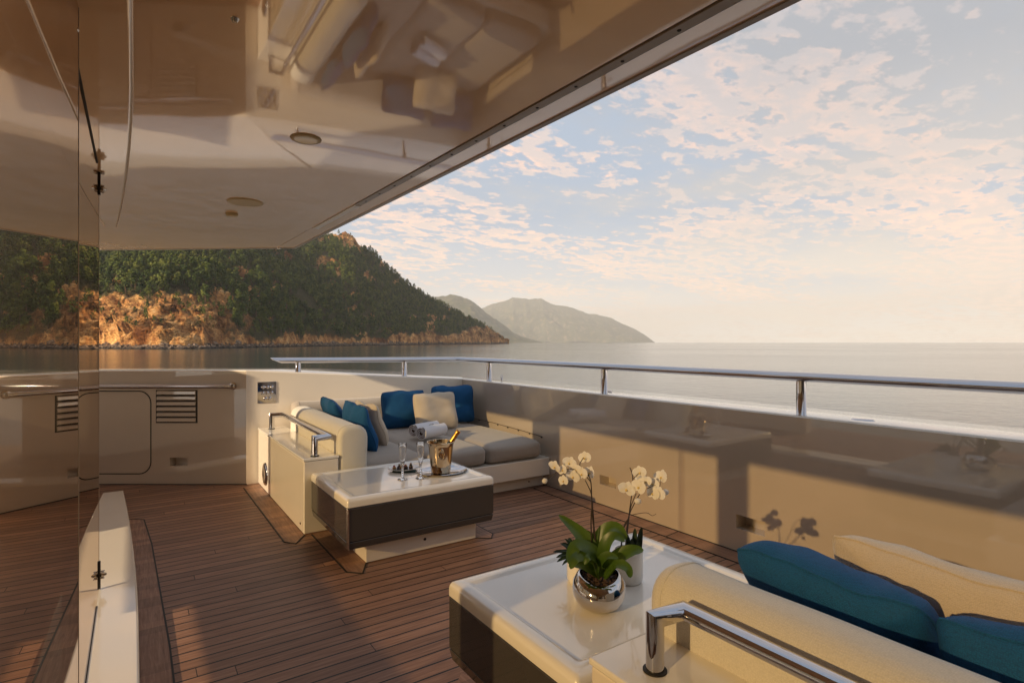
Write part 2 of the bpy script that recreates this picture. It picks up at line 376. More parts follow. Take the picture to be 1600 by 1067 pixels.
def leafmat():
    m = pmat('orchid_leaf', (.07, .13, .015), .38, spec=.5); nt = m.node_tree; b = nt.nodes['Principled BSDF']; L = nt.links.new
    tc = nt.nodes.new('ShaderNodeTexCoord'); n = nt.nodes.new('ShaderNodeTexNoise'); n.inputs['Scale'].default_value = 14; L(tc.outputs['Object'], n.inputs[0])
    c = mixc(nt, n.outputs[0], (.020, .055, .008), (.085, .15, .016)); L(c, b.inputs['Base Color'])
    out = nt.nodes['Material Output']; tl = nt.nodes.new('ShaderNodeBsdfTranslucent'); tl.inputs[0].default_value = (.18, .26, .02, 1)
    mx = nt.nodes.new('ShaderNodeMixShader'); mx.inputs[0].default_value = .25; L(b.outputs[0], mx.inputs[1]); L(tl.outputs[0], mx.inputs[2]); L(mx.outputs[0], out.inputs[0])
    return m
M['leaf'] = leafmat()
M['dark_leaf'] = bumpnoise(pmat('dark_leaf', (.014, .035, .012), .5), 20, .2, col_var=.4)
def petalmat():
    m = pmat('petal', (.92, .89, .84), .55); nt = m.node_tree; b = nt.nodes['Principled BSDF']; L = nt.links.new
    out = nt.nodes['Material Output']; tl = nt.nodes.new('ShaderNodeBsdfTranslucent'); tl.inputs[0].default_value = (.92, .84, .70, 1)
    mx = nt.nodes.new('ShaderNodeMixShader'); mx.inputs[0].default_value = .3; L(b.outputs[0], mx.inputs[1]); L(tl.outputs[0], mx.inputs[2]); L(mx.outputs[0], out.inputs[0])
    return m
M['petal'] = petalmat(); M['lip'] = pmat('flower_lip', (.75, .55, .18), .5)
#--SETTING--
# ================================================================== SETTING: sea, coast, air
SEA = -3.6
def hash2(ix, iy, seed=0):
    n = (ix.astype(np.int64)*374761393+iy.astype(np.int64)*668265263+seed*982451653) & 0x7fffffff
    n = ((n ^ (n >> 13))*1274126177) & 0x7fffffff
    return ((n ^ (n >> 16)) & 0xffff)/65535.0
def vnoise(x, y, seed=0):
    ix = np.floor(x); iy = np.floor(y); fx = x-ix; fy = y-iy
    fx = fx*fx*(3-2*fx); fy = fy*fy*(3-2*fy)
    a = hash2(ix, iy, seed); b = hash2(ix+1, iy, seed); c = hash2(ix, iy+1, seed); d = hash2(ix+1, iy+1, seed)
    return (a*(1-fx)+b*fx)*(1-fy)+(c*(1-fx)+d*fx)*fy
def fbm(x, y, oct=5, seed=0, ridged=False):
    s = 0; a = 1; t = 0
    for i in range(oct):
        n = vnoise(x, y, seed+i*17)
        if ridged: n = 1-np.abs(2*n-1)
        s = s+a*n; t += a; a *= .5; x = x*2.03+11.3; y = y*2.03+5.7
    return s/t

def sea():
    m = pmat('sea_water', (.050, .062, .058), .10, ior=1.33, spec=.5)
    nt = m.node_tree; b = nt.nodes['Principled BSDF']; L = nt.links.new
    geo = nt.nodes.new('ShaderNodeNewGeometry')
    hs = []
    for sc, st, rot, w in ((.045, (1, 1.0, 1), .3, 1.0), (.22, (1, 1.0, 1), .7, .55), (.9, (1, 1.0, 1), 1.1, .42), (3.2, (1, 1, 1), .2, .22)):
        mp = nt.nodes.new('ShaderNodeMapping'); mp.inputs['Rotation'].default_value = (0, 0, rot); mp.inputs['Scale'].default_value = st; L(geo.outputs['Position'], mp.inputs[0])
        n = nt.nodes.new('ShaderNodeTexNoise'); n.inputs['Scale'].default_value = sc; n.inputs['Detail'].default_value = 3; L(mp.outputs[0], n.inputs[0])
        hs.append(math_n(nt, 'MULTIPLY', n.outputs[0], w))
    h = hs[0]
    for q in hs[1:]: h = math_n(nt, 'ADD', h, q)
    bp = nt.nodes.new('ShaderNodeBump'); bp.inputs['Strength'].default_value = .35; bp.inputs['Distance'].default_value = .32; L(h, bp.inputs['Height']); L(bp.outputs[0], b.inputs['Normal'])
    # calm and ruffled lanes
    n = nt.nodes.new('ShaderNodeTexNoise'); n.inputs['Scale'].default_value = .006; n.inputs['Detail'].default_value = 4; L(geo.outputs['Position'], n.inputs[0])
    mr = nt.nodes.new('ShaderNodeMapRange'); L(n.outputs[0], mr.inputs[0]); mr.inputs[3].default_value = .03; mr.inputs[4].default_value = .16; L(mr.outputs[0], b.inputs['Roughness'])
    mb = MB(); S = 90000
    mb.add([(-S, -S, SEA), (S, -S, SEA), (S, S, SEA), (-S, S, SEA)], [(0, 1, 2, 3)])
    struct(mb.build('sea_water', m, smooth=0))
sea()

def interp(x, pts):
    return np.interp(x, [p[0] for p in pts], [p[1] for p in pts])
DS = [(-700, 1100), (-200, 800), (0, 620), (100, 520), (190, 440), (250, 425), (320, 450), (400, 560), (480, 700), (550, 860), (600, 990), (650, 1150), (710, 1450), (750, 1750), (790, 2050)]
WD = [(-700, 620), (400, 620), (540, 560), (620, 470), (700, 330), (760, 150), (790, 40)]
YR = [(-700, 150), (0, 285), (300, 325), (430, 343), (460, 352), (500, 364), (520, 361), (536, 359), (552, 364), (562, 378), (572, 386), (590, 398), (612, 418), (628, 432), (650, 449), (675, 463), (700, 476), (725, 489), (750, 503), (768, 514), (780, 523), (790, 531)]
def terrain(px, v):
    """real terrain height and depth for a ray column px and inland fraction v (0 = shore, 1 = ridge)"""
    ds = interp(px, DS)+18*(fbm(px/60., px*0+1, 4, 5)-.5)*interp(px, [(-700, 1), (700, 1.6)]); wd = interp(px, WD)
    d = ds+wd*v
    yr = interp(px, YR); dr = ds+wd
    zr = (534-yr)/870*dr+H-SEA-8
    zr = np.maximum(zr, 4)
    vv = np.clip(v, 0, 1)
    p = 0.62*vv**0.72+.38*vv**1.25
    z = zr*p
    inl = wd*v
    foot = interp(px, [(-700, 15), (100, 14), (450, 9), (560, 10), (640, 13), (700, 18), (760, 22), (790, 14)])
    z = np.maximum(z, 0)+foot*(1-np.exp(-np.maximum(inl, 0)/9.))*np.exp(-np.maximum(inl, 0)/160.)
    x = (px-800)/870.*d
    g = (fbm(x/95., d/95., 5, 3)-.5)*44*np.clip(inl/60., 0, 1)*np.clip((1.25-vv)/.45, .15, 1)*np.clip((800-px)/200., .1, 1)
    z = z+g
    z = np.where(v > 1, z-(v-1)*wd*1.2, z)
    z = np.where(v < 0, -3+v*30, z)
    return d, x, z
def rockmask(px, py, inl, x, d):
    n = fbm(x/22., (py*1.3)/22.+d/60., 4, 21); n2 = fbm(px/9., py/6., 4, 33)
    e = np.exp(-(((px-225)/150.)**2+((py-505)/46.)**2)**1.5)*1.5
    e = np.maximum(e, 1.1*np.exp(-(((px-345)/30.)**2+((py-475)/18.)**2)))
    strip_h = interp(px, [(-700, 60), (100, 55), (300, 45), (430, 26), (520, 24), (640, 22), (700, 30), (790, 40)])
    base_y = 535+870*(H-SEA)/np.maximum(interp(px, DS), 1)
    e = np.maximum(e, 1.25*np.clip((py-(base_y-strip_h*(.35+.85*fbm(px/24., px*0+3, 3, 61))))/(strip_h*.35), 0, 1.0))
    for cx, cy, rx, ry, a in ((505, 410, 15, 12, 1.5), (428, 455, 10, 8, .9), (380, 432, 16, 16, 1.2), (335, 462, 18, 12, 1.3), (528, 427, 7, 6, 1), (576, 430, 6, 7, .9), (495, 385, 14, 6, .8), (548, 378, 20, 15, 1.5), (563, 380, 9, 14, 1.6), (522, 370, 14, 7, 1.3), (600, 412, 8, 9, 1.2), (450, 400, 12, 7, 1.1), (420, 395, 14, 5, 1.1), (300, 425, 20, 9, 1.2), (478, 392, 6, 9, .9), (430, 425, 8, 5, .7), (68, 418, 22, 18, 1.2), (205, 395, 20, 6, .7)):
        e = np.maximum(e, a*np.exp(-(((px-cx)/rx)**2+((py-cy)/ry)**2)))
    out = fbm(px/26.+9, py/11., 4, 77)
    e = np.maximum(e, np.clip((out-.64)*9, 0, 1.1)*np.clip((px-60)/100., 0, 1))
    return np.clip((e+(n-.5)*1.3+(n2-.5)*.9-.5)*3.0, 0, 1)
def hills():
    pxs = np.concatenate([np.arange(-700, 60, 8.), np.arange(60, 640, 1.7), np.arange(640, 796, 1.4)])
    vs = np.concatenate([[-.03, -.004], np.linspace(0, .2, 60)**1.0, np.linspace(.205, 1, 95), [1.02, 1.1, 1.3, 1.6]])
    PX, V = np.meshgrid(pxs, vs)
    d, x, z = terrain(PX, V)
    py = 535-870*(z+SEA-H)/d
    inl = interp(PX, WD)*V
    rk = rockmask(PX, py, inl, x, d)
    rid = fbm(x/26., d/14.+z/30., 6, 71, True)
    amp = np.clip(inl/6., 0, 1)
    z = z+rk*amp*(rid-.62)*20+(fbm(x/6., d/6.+z/5., 4, 91)-.5)*5.5*amp
    dd = d+rk*amp*(fbm(x/11., z/7., 5, 55, True)-.6)*20-rk*amp*0
    d = dd; x = x+rk*amp*(fbm(x/9.+50, z/8., 4, 57)-.5)*10
    X = d*FW.x+x*RT.x; Y = d*FW.y+x*RT.y; Z = z+SEA
    nr, nc = PX.shape
    me = bpy.data.meshes.new('coastal_hill')
    verts = np.stack([X, Y, Z], -1).reshape(-1, 3)
    idx = np.arange(nr*nc).reshape(nr, nc)
    f = np.stack([idx[:-1, :-1], idx[:-1, 1:], idx[1:, 1:], idx[1:, :-1]], -1).reshape(-1, 4)
    me.from_pydata(verts.tolist(), [], f.tolist())
    at_ = me.attributes.new('rock', 'FLOAT', 'POINT'); at_.data.foreach_set('value', rk.reshape(-1).astype(np.float32))
    me.polygons.foreach_set('use_smooth', [True]*len(me.polygons))
    m = pmat('hill_ground', (.1, .1, .05), .95, spec=.15); nt = m.node_tree; b = nt.nodes['Principled BSDF']; L = nt.links.new
    geo = nt.nodes.new('ShaderNodeNewGeometry')
    a = nt.nodes.new('ShaderNodeAttribute'); a.attribute_name = 'rock'
    n = nt.nodes.new('ShaderNodeTexNoise'); n.inputs['Scale'].default_value = .11; n.inputs['Detail'].default_value = 9; n.inputs['Roughness'].default_value = .68; L(geo.outputs['Position'], n.inputs[0])
    n2 = nt.nodes.new('ShaderNodeTexNoise'); n2.inputs['Scale'].default_value = .5; n2.inputs['Detail'].default_value = 8; n2.inputs['Roughness'].default_value = .7; L(geo.outputs['Position'], n2.inputs[0])
    rc = ramp(nt, [(.30, (.12, .055, .026)), (.43, (.44, .21, .085)), (.56, (.72, .41, .17)), (.72, (.82, .62, .38))]); L(n.outputs[0], rc.inputs[0])
    rc2 = mixc(nt, .5, rc.outputs[0], mixc(nt, n2.outputs[0], (.28, .28, .28), (1.75, 1.65, 1.5)), 'MULTIPLY')
    n4 = nt.nodes.new('ShaderNodeTexNoise'); n4.inputs['Scale'].default_value = .028; n4.inputs['Detail'].default_value = 5; L(geo.outputs['Position'], n4.inputs[0])
    big = ramp(nt, [(.36, (.34, .24, .18)), (.5, (.85, .80, .74)), (.66, (1.15, 1.12, 1.05))]); L(n4.outputs[0], big.inputs[0])
    mp5 = nt.nodes.new('ShaderNodeMapping'); mp5.inputs['Scale'].default_value = (1, 1, 3.5); mp5.inputs['Rotation'].default_value = (.5, .3, 0); L(geo.outputs['Position'], mp5.inputs[0])
    n5 = nt.nodes.new('ShaderNodeTexVoronoi'); n5.feature = 'DISTANCE_TO_EDGE'; n5.inputs['Scale'].default_value = .16; L(mp5.outputs[0], n5.inputs[0])
    crk = ramp(nt, [(.0, (.22, .2, .18)), (.10, (1, 1, 1))]); L(n5.outputs['Distance'], crk.inputs[0])
    rcx = mixc(nt, 1.0, mixc(nt, .8, rc.outputs[0], crk.outputs[0], 'MULTIPLY'), big.outputs[0], 'MULTIPLY')
    rc3 = mixc(nt, 1.0, rcx, mixc(nt, n2.outputs[0], (.25, .25, .25), (1.8, 1.75, 1.6)), 'MULTIPLY')
    gc = ramp(nt, [(.35, (.030, .030, .012)), (.6, (.075, .062, .028)), (.8, (.13, .085, .04))]); L(n2.outputs[0], gc.inputs[0])
    sepz = nt.nodes.new('ShaderNodeSeparateXYZ'); L(geo.outputs['Position'], sepz.inputs[0])
    wet = nt.nodes.new('ShaderNodeMapRange'); L(sepz.outputs[2], wet.inputs[0]); wet.inputs[1].default_value = SEA+1.4; wet.inputs[2].default_value = SEA+4.2; wet.inputs[3].default_value = .22; wet.inputs[4].default_value = 1
    c = mixc(nt, a.outputs['Fac'], gc.outputs[0], rc3)
    vs_ = nt.nodes.new('ShaderNodeVectorMath'); vs_.operation = 'SCALE'; L(c, vs_.inputs[0]); L(wet.outputs[0], vs_.inputs['Scale'])
    L(vs_.outputs[0], b.inputs['Base Color'])
    bp = nt.nodes.new('ShaderNodeBump'); bp.inputs['Strength'].default_value = .9; bp.inputs['Distance'].default_value = 2.5
    L(n2.outputs[0], bp.inputs['Height']); L(bp.outputs[0], b.inputs['Normal'])
    me.materials.append(m)
    o = bpy.data.objects.new('coastal_hill', me); COL.objects.link(o); struct(o)
    return verts, rk.reshape(-1), PX.reshape(-1), py.reshape(-1), inl.reshape(-1), d.reshape(-1), (nr, nc)
HV, HRK, HPX, HPY, HINL, HD, HSH = hills()

# --- trees: a handful of pine crowns, each many leaf-sized faces in clumps
def pine_mesh(name, nclump, nq, qs, seed, tall=1.0):
    r = np.random.default_rng(seed); vs = []; fs = []
    for c in range(nclump):
        t = (c+.5)/nclump
        zc = .26+.68*t; rad = .33*(1-.80*t)+.03
        th = c*2.4+r.uniform(-.6, .6); rr = rad*r.uniform(.25, .85)
        cx, cy = rr*math.cos(th), rr*math.sin(th); cr = r.uniform(.10, .17)*(1.2-.60*t)
        for q in range(nq):
            n = r.normal(size=3); n /= np.linalg.norm(n); 
            p = np.array([cx, cy, zc*tall])+n*cr*np.array([1.15, 1.15, .75])*r.uniform(.65, 1.05)
            nn = n+r.normal(size=3)*.28+np.array([0, 0, .35]); nn /= np.linalg.norm(nn)
            a = np.cross(nn, [.3, .2, 1]); a /= np.linalg.norm(a); b = np.cross(nn, a)
            ang = r.uniform(0, 6.28); a, b = a*math.cos(ang)+b*math.sin(ang), b*math.cos(ang)-a*math.sin(ang)
            s = qs*r.uniform(.6, 1.25); o = len(vs)
            vs += [p-a*s, p-b*s*.6, p+a*s, p+b*s*.6]; fs.append((o, o+1, o+2, o+3))
    return np.array(vs), np.array(fs)
def trunk_mesh(seed, h=.85):
    r = random.Random(seed); mb = MB()
    pts = [(0, 0, -.05), (r.uniform(-.02, .02), r.uniform(-.02, .02), .3), (r.uniform(-.04, .04), r.uniform(-.04, .04), .6), (r.uniform(-.05, .05), 0, h)]
    mb.tube(pts, [.028, .022, .014, .005], 6)
    for k in range(4):
        z = .35+.12*k; a = r.uniform(0, 6.28); l = .22-.03*k
        mb.tube([(0, 0, z), (l*math.cos(a)*.6, l*math.sin(a)*.6, z+.04), (l*math.cos(a), l*math.sin(a), z+.1)], [.010, .007, .003], 5)
    return mb
def folmat():
    m = pmat('pine_foliage', (.05, .07, .02), .75, spec=.2); nt = m.node_tree; b = nt.nodes['Principled BSDF']; L = nt.links.new
    geo = nt.nodes.new('ShaderNodeNewGeometry')
    n = nt.nodes.new('ShaderNodeTexNoise'); n.inputs['Scale'].default_value = .085; n.inputs['Detail'].default_value = 3; L(geo.outputs['Position'], n.inputs[0])
    n2 = nt.nodes.new('ShaderNodeTexNoise'); n2.inputs['Scale'].default_value = .9; n2.inputs['Detail'].default_value = 3; L(geo.outputs['Position'], n2.inputs[0])
    s = math_n(nt, 'ADD', math_n(nt, 'MULTIPLY', n.outputs[0], .7), math_n(nt, 'MULTIPLY', n2.outputs[0], .3))
    cr = ramp(nt, [(.36, (.012, .028, .006)), (.47, (.042, .064, .009)), (.56, (.095, .118, .018)), (.68, (.17, .165, .030))]); L(s, cr.inputs[0]); L(cr.outputs[0], b.inputs['Base Color'])
    return m
M['foliage'] = folmat(); M['bark'] = bumpnoise(pmat('pine_bark', (.13, .075, .045), .9), 3, .5, .05)
def np_mesh(name, vs, fs, mat):
    me = bpy.data.meshes.new(name); nf = len(fs)
    me.vertices.add(len(vs)); me.vertices.foreach_set('co', vs.reshape(-1).astype(np.float32))
    me.loops.add(nf*4); me.loops.foreach_set('vertex_index', fs.reshape(-1).astype(np.int32))
    me.polygons.add(nf); me.polygons.foreach_set('loop_start', (np.arange(nf)*4).astype(np.int32))
    me.update(calc_edges=True); me.validate(); me.materials.append(mat); return me
def forest():
    r = np.random.default_rng(5)
    # candidate spots: sample the terrain grid
    nr, nc = HSH
    K = 60000
    px = r.uniform(40, 790, K); v = r.uniform(0.005, 1.03, K)**1.15
    ds = interp(px, DS); wd = interp(px, WD)
    # accept in proportion to true ground area of the cell
    d = ds+wd*v
    w = d*wd; w = w/w.max(); keep = r.uniform(size=K) < w*1.0+.25; px = px[keep]; v = v[keep]
    # nearest grid vertex for the displaced ground
    gx = HPX.reshape(nr, nc)[0]; gv = None
    ci = np.clip(np.searchsorted(gx, px), 0, nc-1)
    vsn = (HINL.reshape(nr, nc)[:, 0])/interp(gx[0], WD)
    ri = np.clip(np.searchsorted(vsn, v), 2, nr-1)
    k = ri*nc+ci
    P = HV[k]; rk = HRK[k]; py = 535-870*(P[:, 2]-H)/HD[k]
    inl = HINL[k]
    dens = fbm(P[:, 0]/35., P[:, 1]/35., 3, 8)
    ok = (rk < .30) | ((r.uniform(size=len(px)) < .20) & (inl > 12))
    ok &= (P[:, 2] > SEA+9) & (py > 320) & (dens > .27)
    px = px[ok]; P = P[ok]; py = py[ok]; rk = rk[ok]; inl = inl[ok]; dd = HD[k][ok]
    # thin to a spacing
    cell = {}; sel = []
    for i in range(len(px)):
        sp = 8.0
        key = (int(P[i, 0]//sp), int(P[i, 1]//sp))
        if key in cell: continue
        cell[key] = 1; sel.append(i)
    sel = np.array(sel); px = px[sel]; P = P[sel]; py = py[sel]; rk = rk[sel]; dd = dd[sel]
    hgt = r.uniform(8, 20, len(px))*np.where(rk > .3, r.uniform(.2, .55, len(px)), 1.0)*(1-.35*np.clip((px-640)/150., 0, 1))
    near = np.clip((dd-380)/200., 0, 1)
    # the largest in the picture stand as trees of their own
    vis = (px > 158) & (py > 396)
    score = hgt/dd*np.where(vis, 1, 0)
    order = np.argsort(-score); ind = order[:270]; rest = order[270:]
    protos = []
    for i in range(6):
        vs, fs = pine_mesh('crown', 15, 26, .062, 100+i)
        me = np_mesh('crown', vs, fs, M['foliage'])
        tk = trunk_mesh(i)
        protos.append((me, tk))
    roots = []
    lab = {0: 'full-grown dark green pine among the others on the coastal hillside', 1: 'low pine bush rooted on the bare ochre rock slope'}
    for i in range(6):
        t = thing('pine_tree', lab[0], 'pine tree', (0, 0, 0), 'pines on the coastal hillside')
        c = bpy.data.objects.new('crown', protos[i][0]); COL.objects.link(c); c.parent = t
        protos[i][1].build('trunk', M['bark'], t, smooth=60)
        roots.append(t)
    used = set()
    for q, i in enumerate(ind):
        j = q % 6
        if j in used: t = dup_tree(roots[j])
        else: t = roots[j]; used.add(j)
        t.location = P[i]; s = hgt[i]; w = r.uniform(.62, 1.2)
        t.scale = (s*w, s*w, s); t.rotation_euler = (0, 0, r.uniform(0, 6.28))
        small = rk[i] > .3
        zone = 0 if px[i] < 300 else 1 if px[i] < 520 else 2
        size = 'tall' if hgt[i] > 18.5 else 'middle-sized' if hgt[i] > 15.5 else 'short'
        where = ('above the ochre cliff face', 'on the hillside right of the ochre cliff', 'on the slope towards the headland tip')[zone]
        wide = 'slender' if w < .8 else 'broad' if w > 1.02 else 'full-grown'
        t['label'] = f"{size} {'low ' if small else ''}{wide} green pine {'rooted on bare rock ' if small else ''}{where}"; t['group'] = t['label']
    # the far wood as one mass
    var = [pine_mesh('w', 8, 9, .10, 200+i) for i in range(8)]
    VS = []; FS = []; off = 0
    for i in rest:
        vs, fs = var[r.integers(8)]
        a = r.uniform(0, 6.28); ca, sa = math.cos(a), math.sin(a); s = hgt[i]; w = s*r.uniform(.65, 1.3)
        x = (vs[:, 0]*ca-vs[:, 1]*sa)*w+P[i, 0]; y = (vs[:, 0]*sa+vs[:, 1]*ca)*w+P[i, 1]; z = vs[:, 2]*s+P[i, 2]-.1*s
        VS.append(np.stack([x, y, z], -1)); FS.append(fs+off); off += len(vs)
    me = np_mesh('pine_wood', np.concatenate(VS), np.concatenate(FS), M['foliage'])
    o = bpy.data.objects.new('pine_wood', me); COL.objects.link(o); o['kind'] = 'stuff'
    tag(o, 'dense dark pine wood covering the coastal hillside', 'wood')
    print('TREES', len(ind), len(rest))
forest()

def shore_rocks():
    r = np.random.default_rng(9)
    bm = bmesh.new(); bmesh.ops.create_icosphere(bm, subdivisions=1, radius=1); V0 = np.array([v.co[:] for v in bm.verts]); F0 = np.array([[v.index for v in f.verts] for f in bm.faces]); bm.free()
    VS = []; FS = []; off = 0
    for i in range(2600):
        px = r.uniform(60, 792); q = r.uniform()**1.5
        d, x, z = terrain(np.array([px]), np.array([0.0]))
        d0 = d[0]-5+q*20; x0 = (px-800)/870*d0
        s = r.uniform(.6, 1.7)**2*(1.0+.6*(d0 > 700)); 
        if r.uniform() < .04: s *= 1.7
        zz = SEA+.1+q*8*r.uniform(.4, 1)
        vs = V0*(1+r.uniform(-.3, .3, (len(V0), 1)))*np.array([r.uniform(.8, 1.5), r.uniform(.8, 1.4), r.uniform(.55, 1.0)])*s
        a = r.uniform(0, 6.28); c_, s_ = math.cos(a), math.sin(a)
        X = d0*FW.x+x0*RT.x; Y = d0*FW.y+x0*RT.y
        vs = np.stack([vs[:, 0]*c_-vs[:, 1]*s_+X, vs[:, 0]*s_+vs[:, 1]*c_+Y, vs[:, 2]+zz], -1)
        VS.append(vs); FS.append(F0+off); off += len(vs)
    VS = np.concatenate(VS); FS = np.concatenate(FS)
    me = bpy.data.meshes.new('shore_rocks'); me.from_pydata(VS.tolist(), [], FS.tolist())
    m = pmat('shore_rock', (.2, .15, .1), .9); nt = m.node_tree; b = nt.nodes['Principled BSDF']; L = nt.links.new
    geo = nt.nodes.new('ShaderNodeNewGeometry'); n = nt.nodes.new('ShaderNodeTexNoise'); n.inputs['Scale'].default_value = .5; n.inputs['Detail'].default_value = 5; L(geo.outputs['Position'], n.inputs[0])
    cr = ramp(nt, [(.38, (.035, .024, .018)), (.52, (.12, .075, .05)), (.66, (.40, .28, .18))]); L(n.outputs[0], cr.inputs[0])
    sp_ = nt.nodes.new('ShaderNodeSeparateXYZ'); L(geo.outputs['Position'], sp_.inputs[0])
    wet = nt.nodes.new('ShaderNodeMapRange'); L(sp_.outputs[2], wet.inputs[0]); wet.inputs[1].default_value = SEA+.5; wet.inputs[2].default_value = SEA+1.8; wet.inputs[3].default_value = .15; wet.inputs[4].default_value = 1
    v_ = nt.nodes.new('ShaderNodeVectorMath'); v_.operation = 'SCALE'; L(cr.outputs[0], v_.inputs[0]); L(wet.outputs[0], v_.inputs['Scale']); L(v_.outputs[0], b.inputs['Base Color'])
    me.materials.append(m)
    o = bpy.data.objects.new('shore_rocks', me); COL.objects.link(o); o['kind'] = 'stuff'
    tag(o, 'tumbled boulders along the waterline under the pine hillside', 'rocks')
shore_rocks()

def ridge(name, pts, d0, depth, seed, rough):
    pxs = np.arange(pts[0][0], pts[-1][0]+.1, 2.0); vs = np.linspace(0, 1, 40)
    PX, V = np.meshgrid(pxs, vs)
    yr = interp(PX, pts); dr = d0+depth
    zr = np.maximum((534.6-yr)/870*dr, 0)
    d = d0+depth*V; x = (PX-800)/870*d
    p = .30*(1-np.exp(-V*9))+.70*V**.9
    z = zr*p
    n = (fbm(x/(d0*.05), d/(d0*.035), 6, seed, True)-.6)
    z = z+n*zr*rough*np.clip(1.0-V, 0, 1)*np.clip(V*6, 0, 1)+(fbm(x/(d0*.016), d*0, 5, seed+4)-.5)*zr*.15
    X = d*FW.x+x*RT.x; Y = d*FW.y+x*RT.y; Z = z+SEA-1.5
    # back slope
    me = bpy.data.meshes.new(name); nr, nc = PX.shape
    verts = np.stack([X, Y, Z], -1).reshape(-1, 3).tolist()
    db = d0+depth*1.6; xb = (pxs-800)/870*db
    verts += np.stack([db*FW.x+xb*RT.x, db*FW.y+xb*RT.y, xb*0+SEA-2], -1).tolist()
    idx = np.arange((nr+1)*nc).reshape(nr+1, nc)
    f = np.stack([idx[:-1, :-1], idx[:-1, 1:], idx[1:, 1:], idx[1:, :-1]], -1).reshape(-1, 4)
    me.from_pydata(verts, [], f.tolist()); me.polygons.foreach_set('use_smooth', [True]*len(me.polygons))
    m = pmat(name+'_ground', (.1, .1, .06), .95, spec=.1); nt = m.node_tree; b = nt.nodes['Principled BSDF']; L = nt.links.new
    geo = nt.nodes.new('ShaderNodeNewGeometry'); nn = nt.nodes.new('ShaderNodeTexNoise'); nn.inputs['Scale'].default_value = .012; nn.inputs['Detail'].default_value = 9; nn.inputs['Roughness'].default_value = .65; L(geo.outputs['Position'], nn.inputs[0])
    cr = ramp(nt, [(.38, (.04, .05, .02)), (.55, (.08, .08, .035)), (.66, (.28, .20, .13)), (.8, (.40, .30, .2))]); L(nn.outputs[0], cr.inputs[0]); L(cr.outputs[0], b.inputs['Base Color'])
    bp = nt.nodes.new('ShaderNodeBump'); bp.inputs['Strength'].default_value = .8; bp.inputs['Distance'].default_value = 20; L(nn.outputs[0], bp.inputs['Height']); L(bp.outputs[0], b.inputs['Normal'])
    me.materials.append(m)
    o = bpy.data.objects.new(name, me); COL.objects.link(o); struct(o)
ridge('mountain_ridge', [(560, 500), (640, 478), (668, 466), (690, 461), (702, 459), (716, 463), (735, 468), (752, 481), (772, 497), (790, 508), (803, 519), (815, 525), (830, 529), (846, 533.4), (850, 534.7)], 7600, 1600, 41, .5)
ridge('mountain_range', [(640, 510), (700, 497), (755, 480), (775, 474), (800, 467), (822, 465), (838, 464), (850, 469), (862, 474), (885, 480), (910, 486), (935, 492), (955, 497), (975, 506), (992, 513), (1006, 521), (1018, 530), (1024, 534.7)], 14000, 2500, 43, .45)

def haze():
    m = bpy.data.materials.new('sea_haze'); m.use_nodes = True; nt = m.node_tree; nt.nodes.clear()
    out = nt.nodes.new('ShaderNodeOutputMaterial'); v = nt.nodes.new('ShaderNodeVolumePrincipled')
    v.inputs['Color'].default_value = (.94, .95, .97, 1); v.inputs['Density'].default_value = 6.2e-5; v.inputs['Anisotropy'].default_value = 0.0
    nt.links.new(v.outputs[0], out.inputs['Volume'])
    mb = MB(); mb.box(-16000, 20000, -3000, 19000, SEA-4, 1420)
    o = mb.build('haze', m, smooth=0); o['kind'] = 'stuff'
    tag(o, 'pale sea haze softening the far mountains', 'haze')
haze()
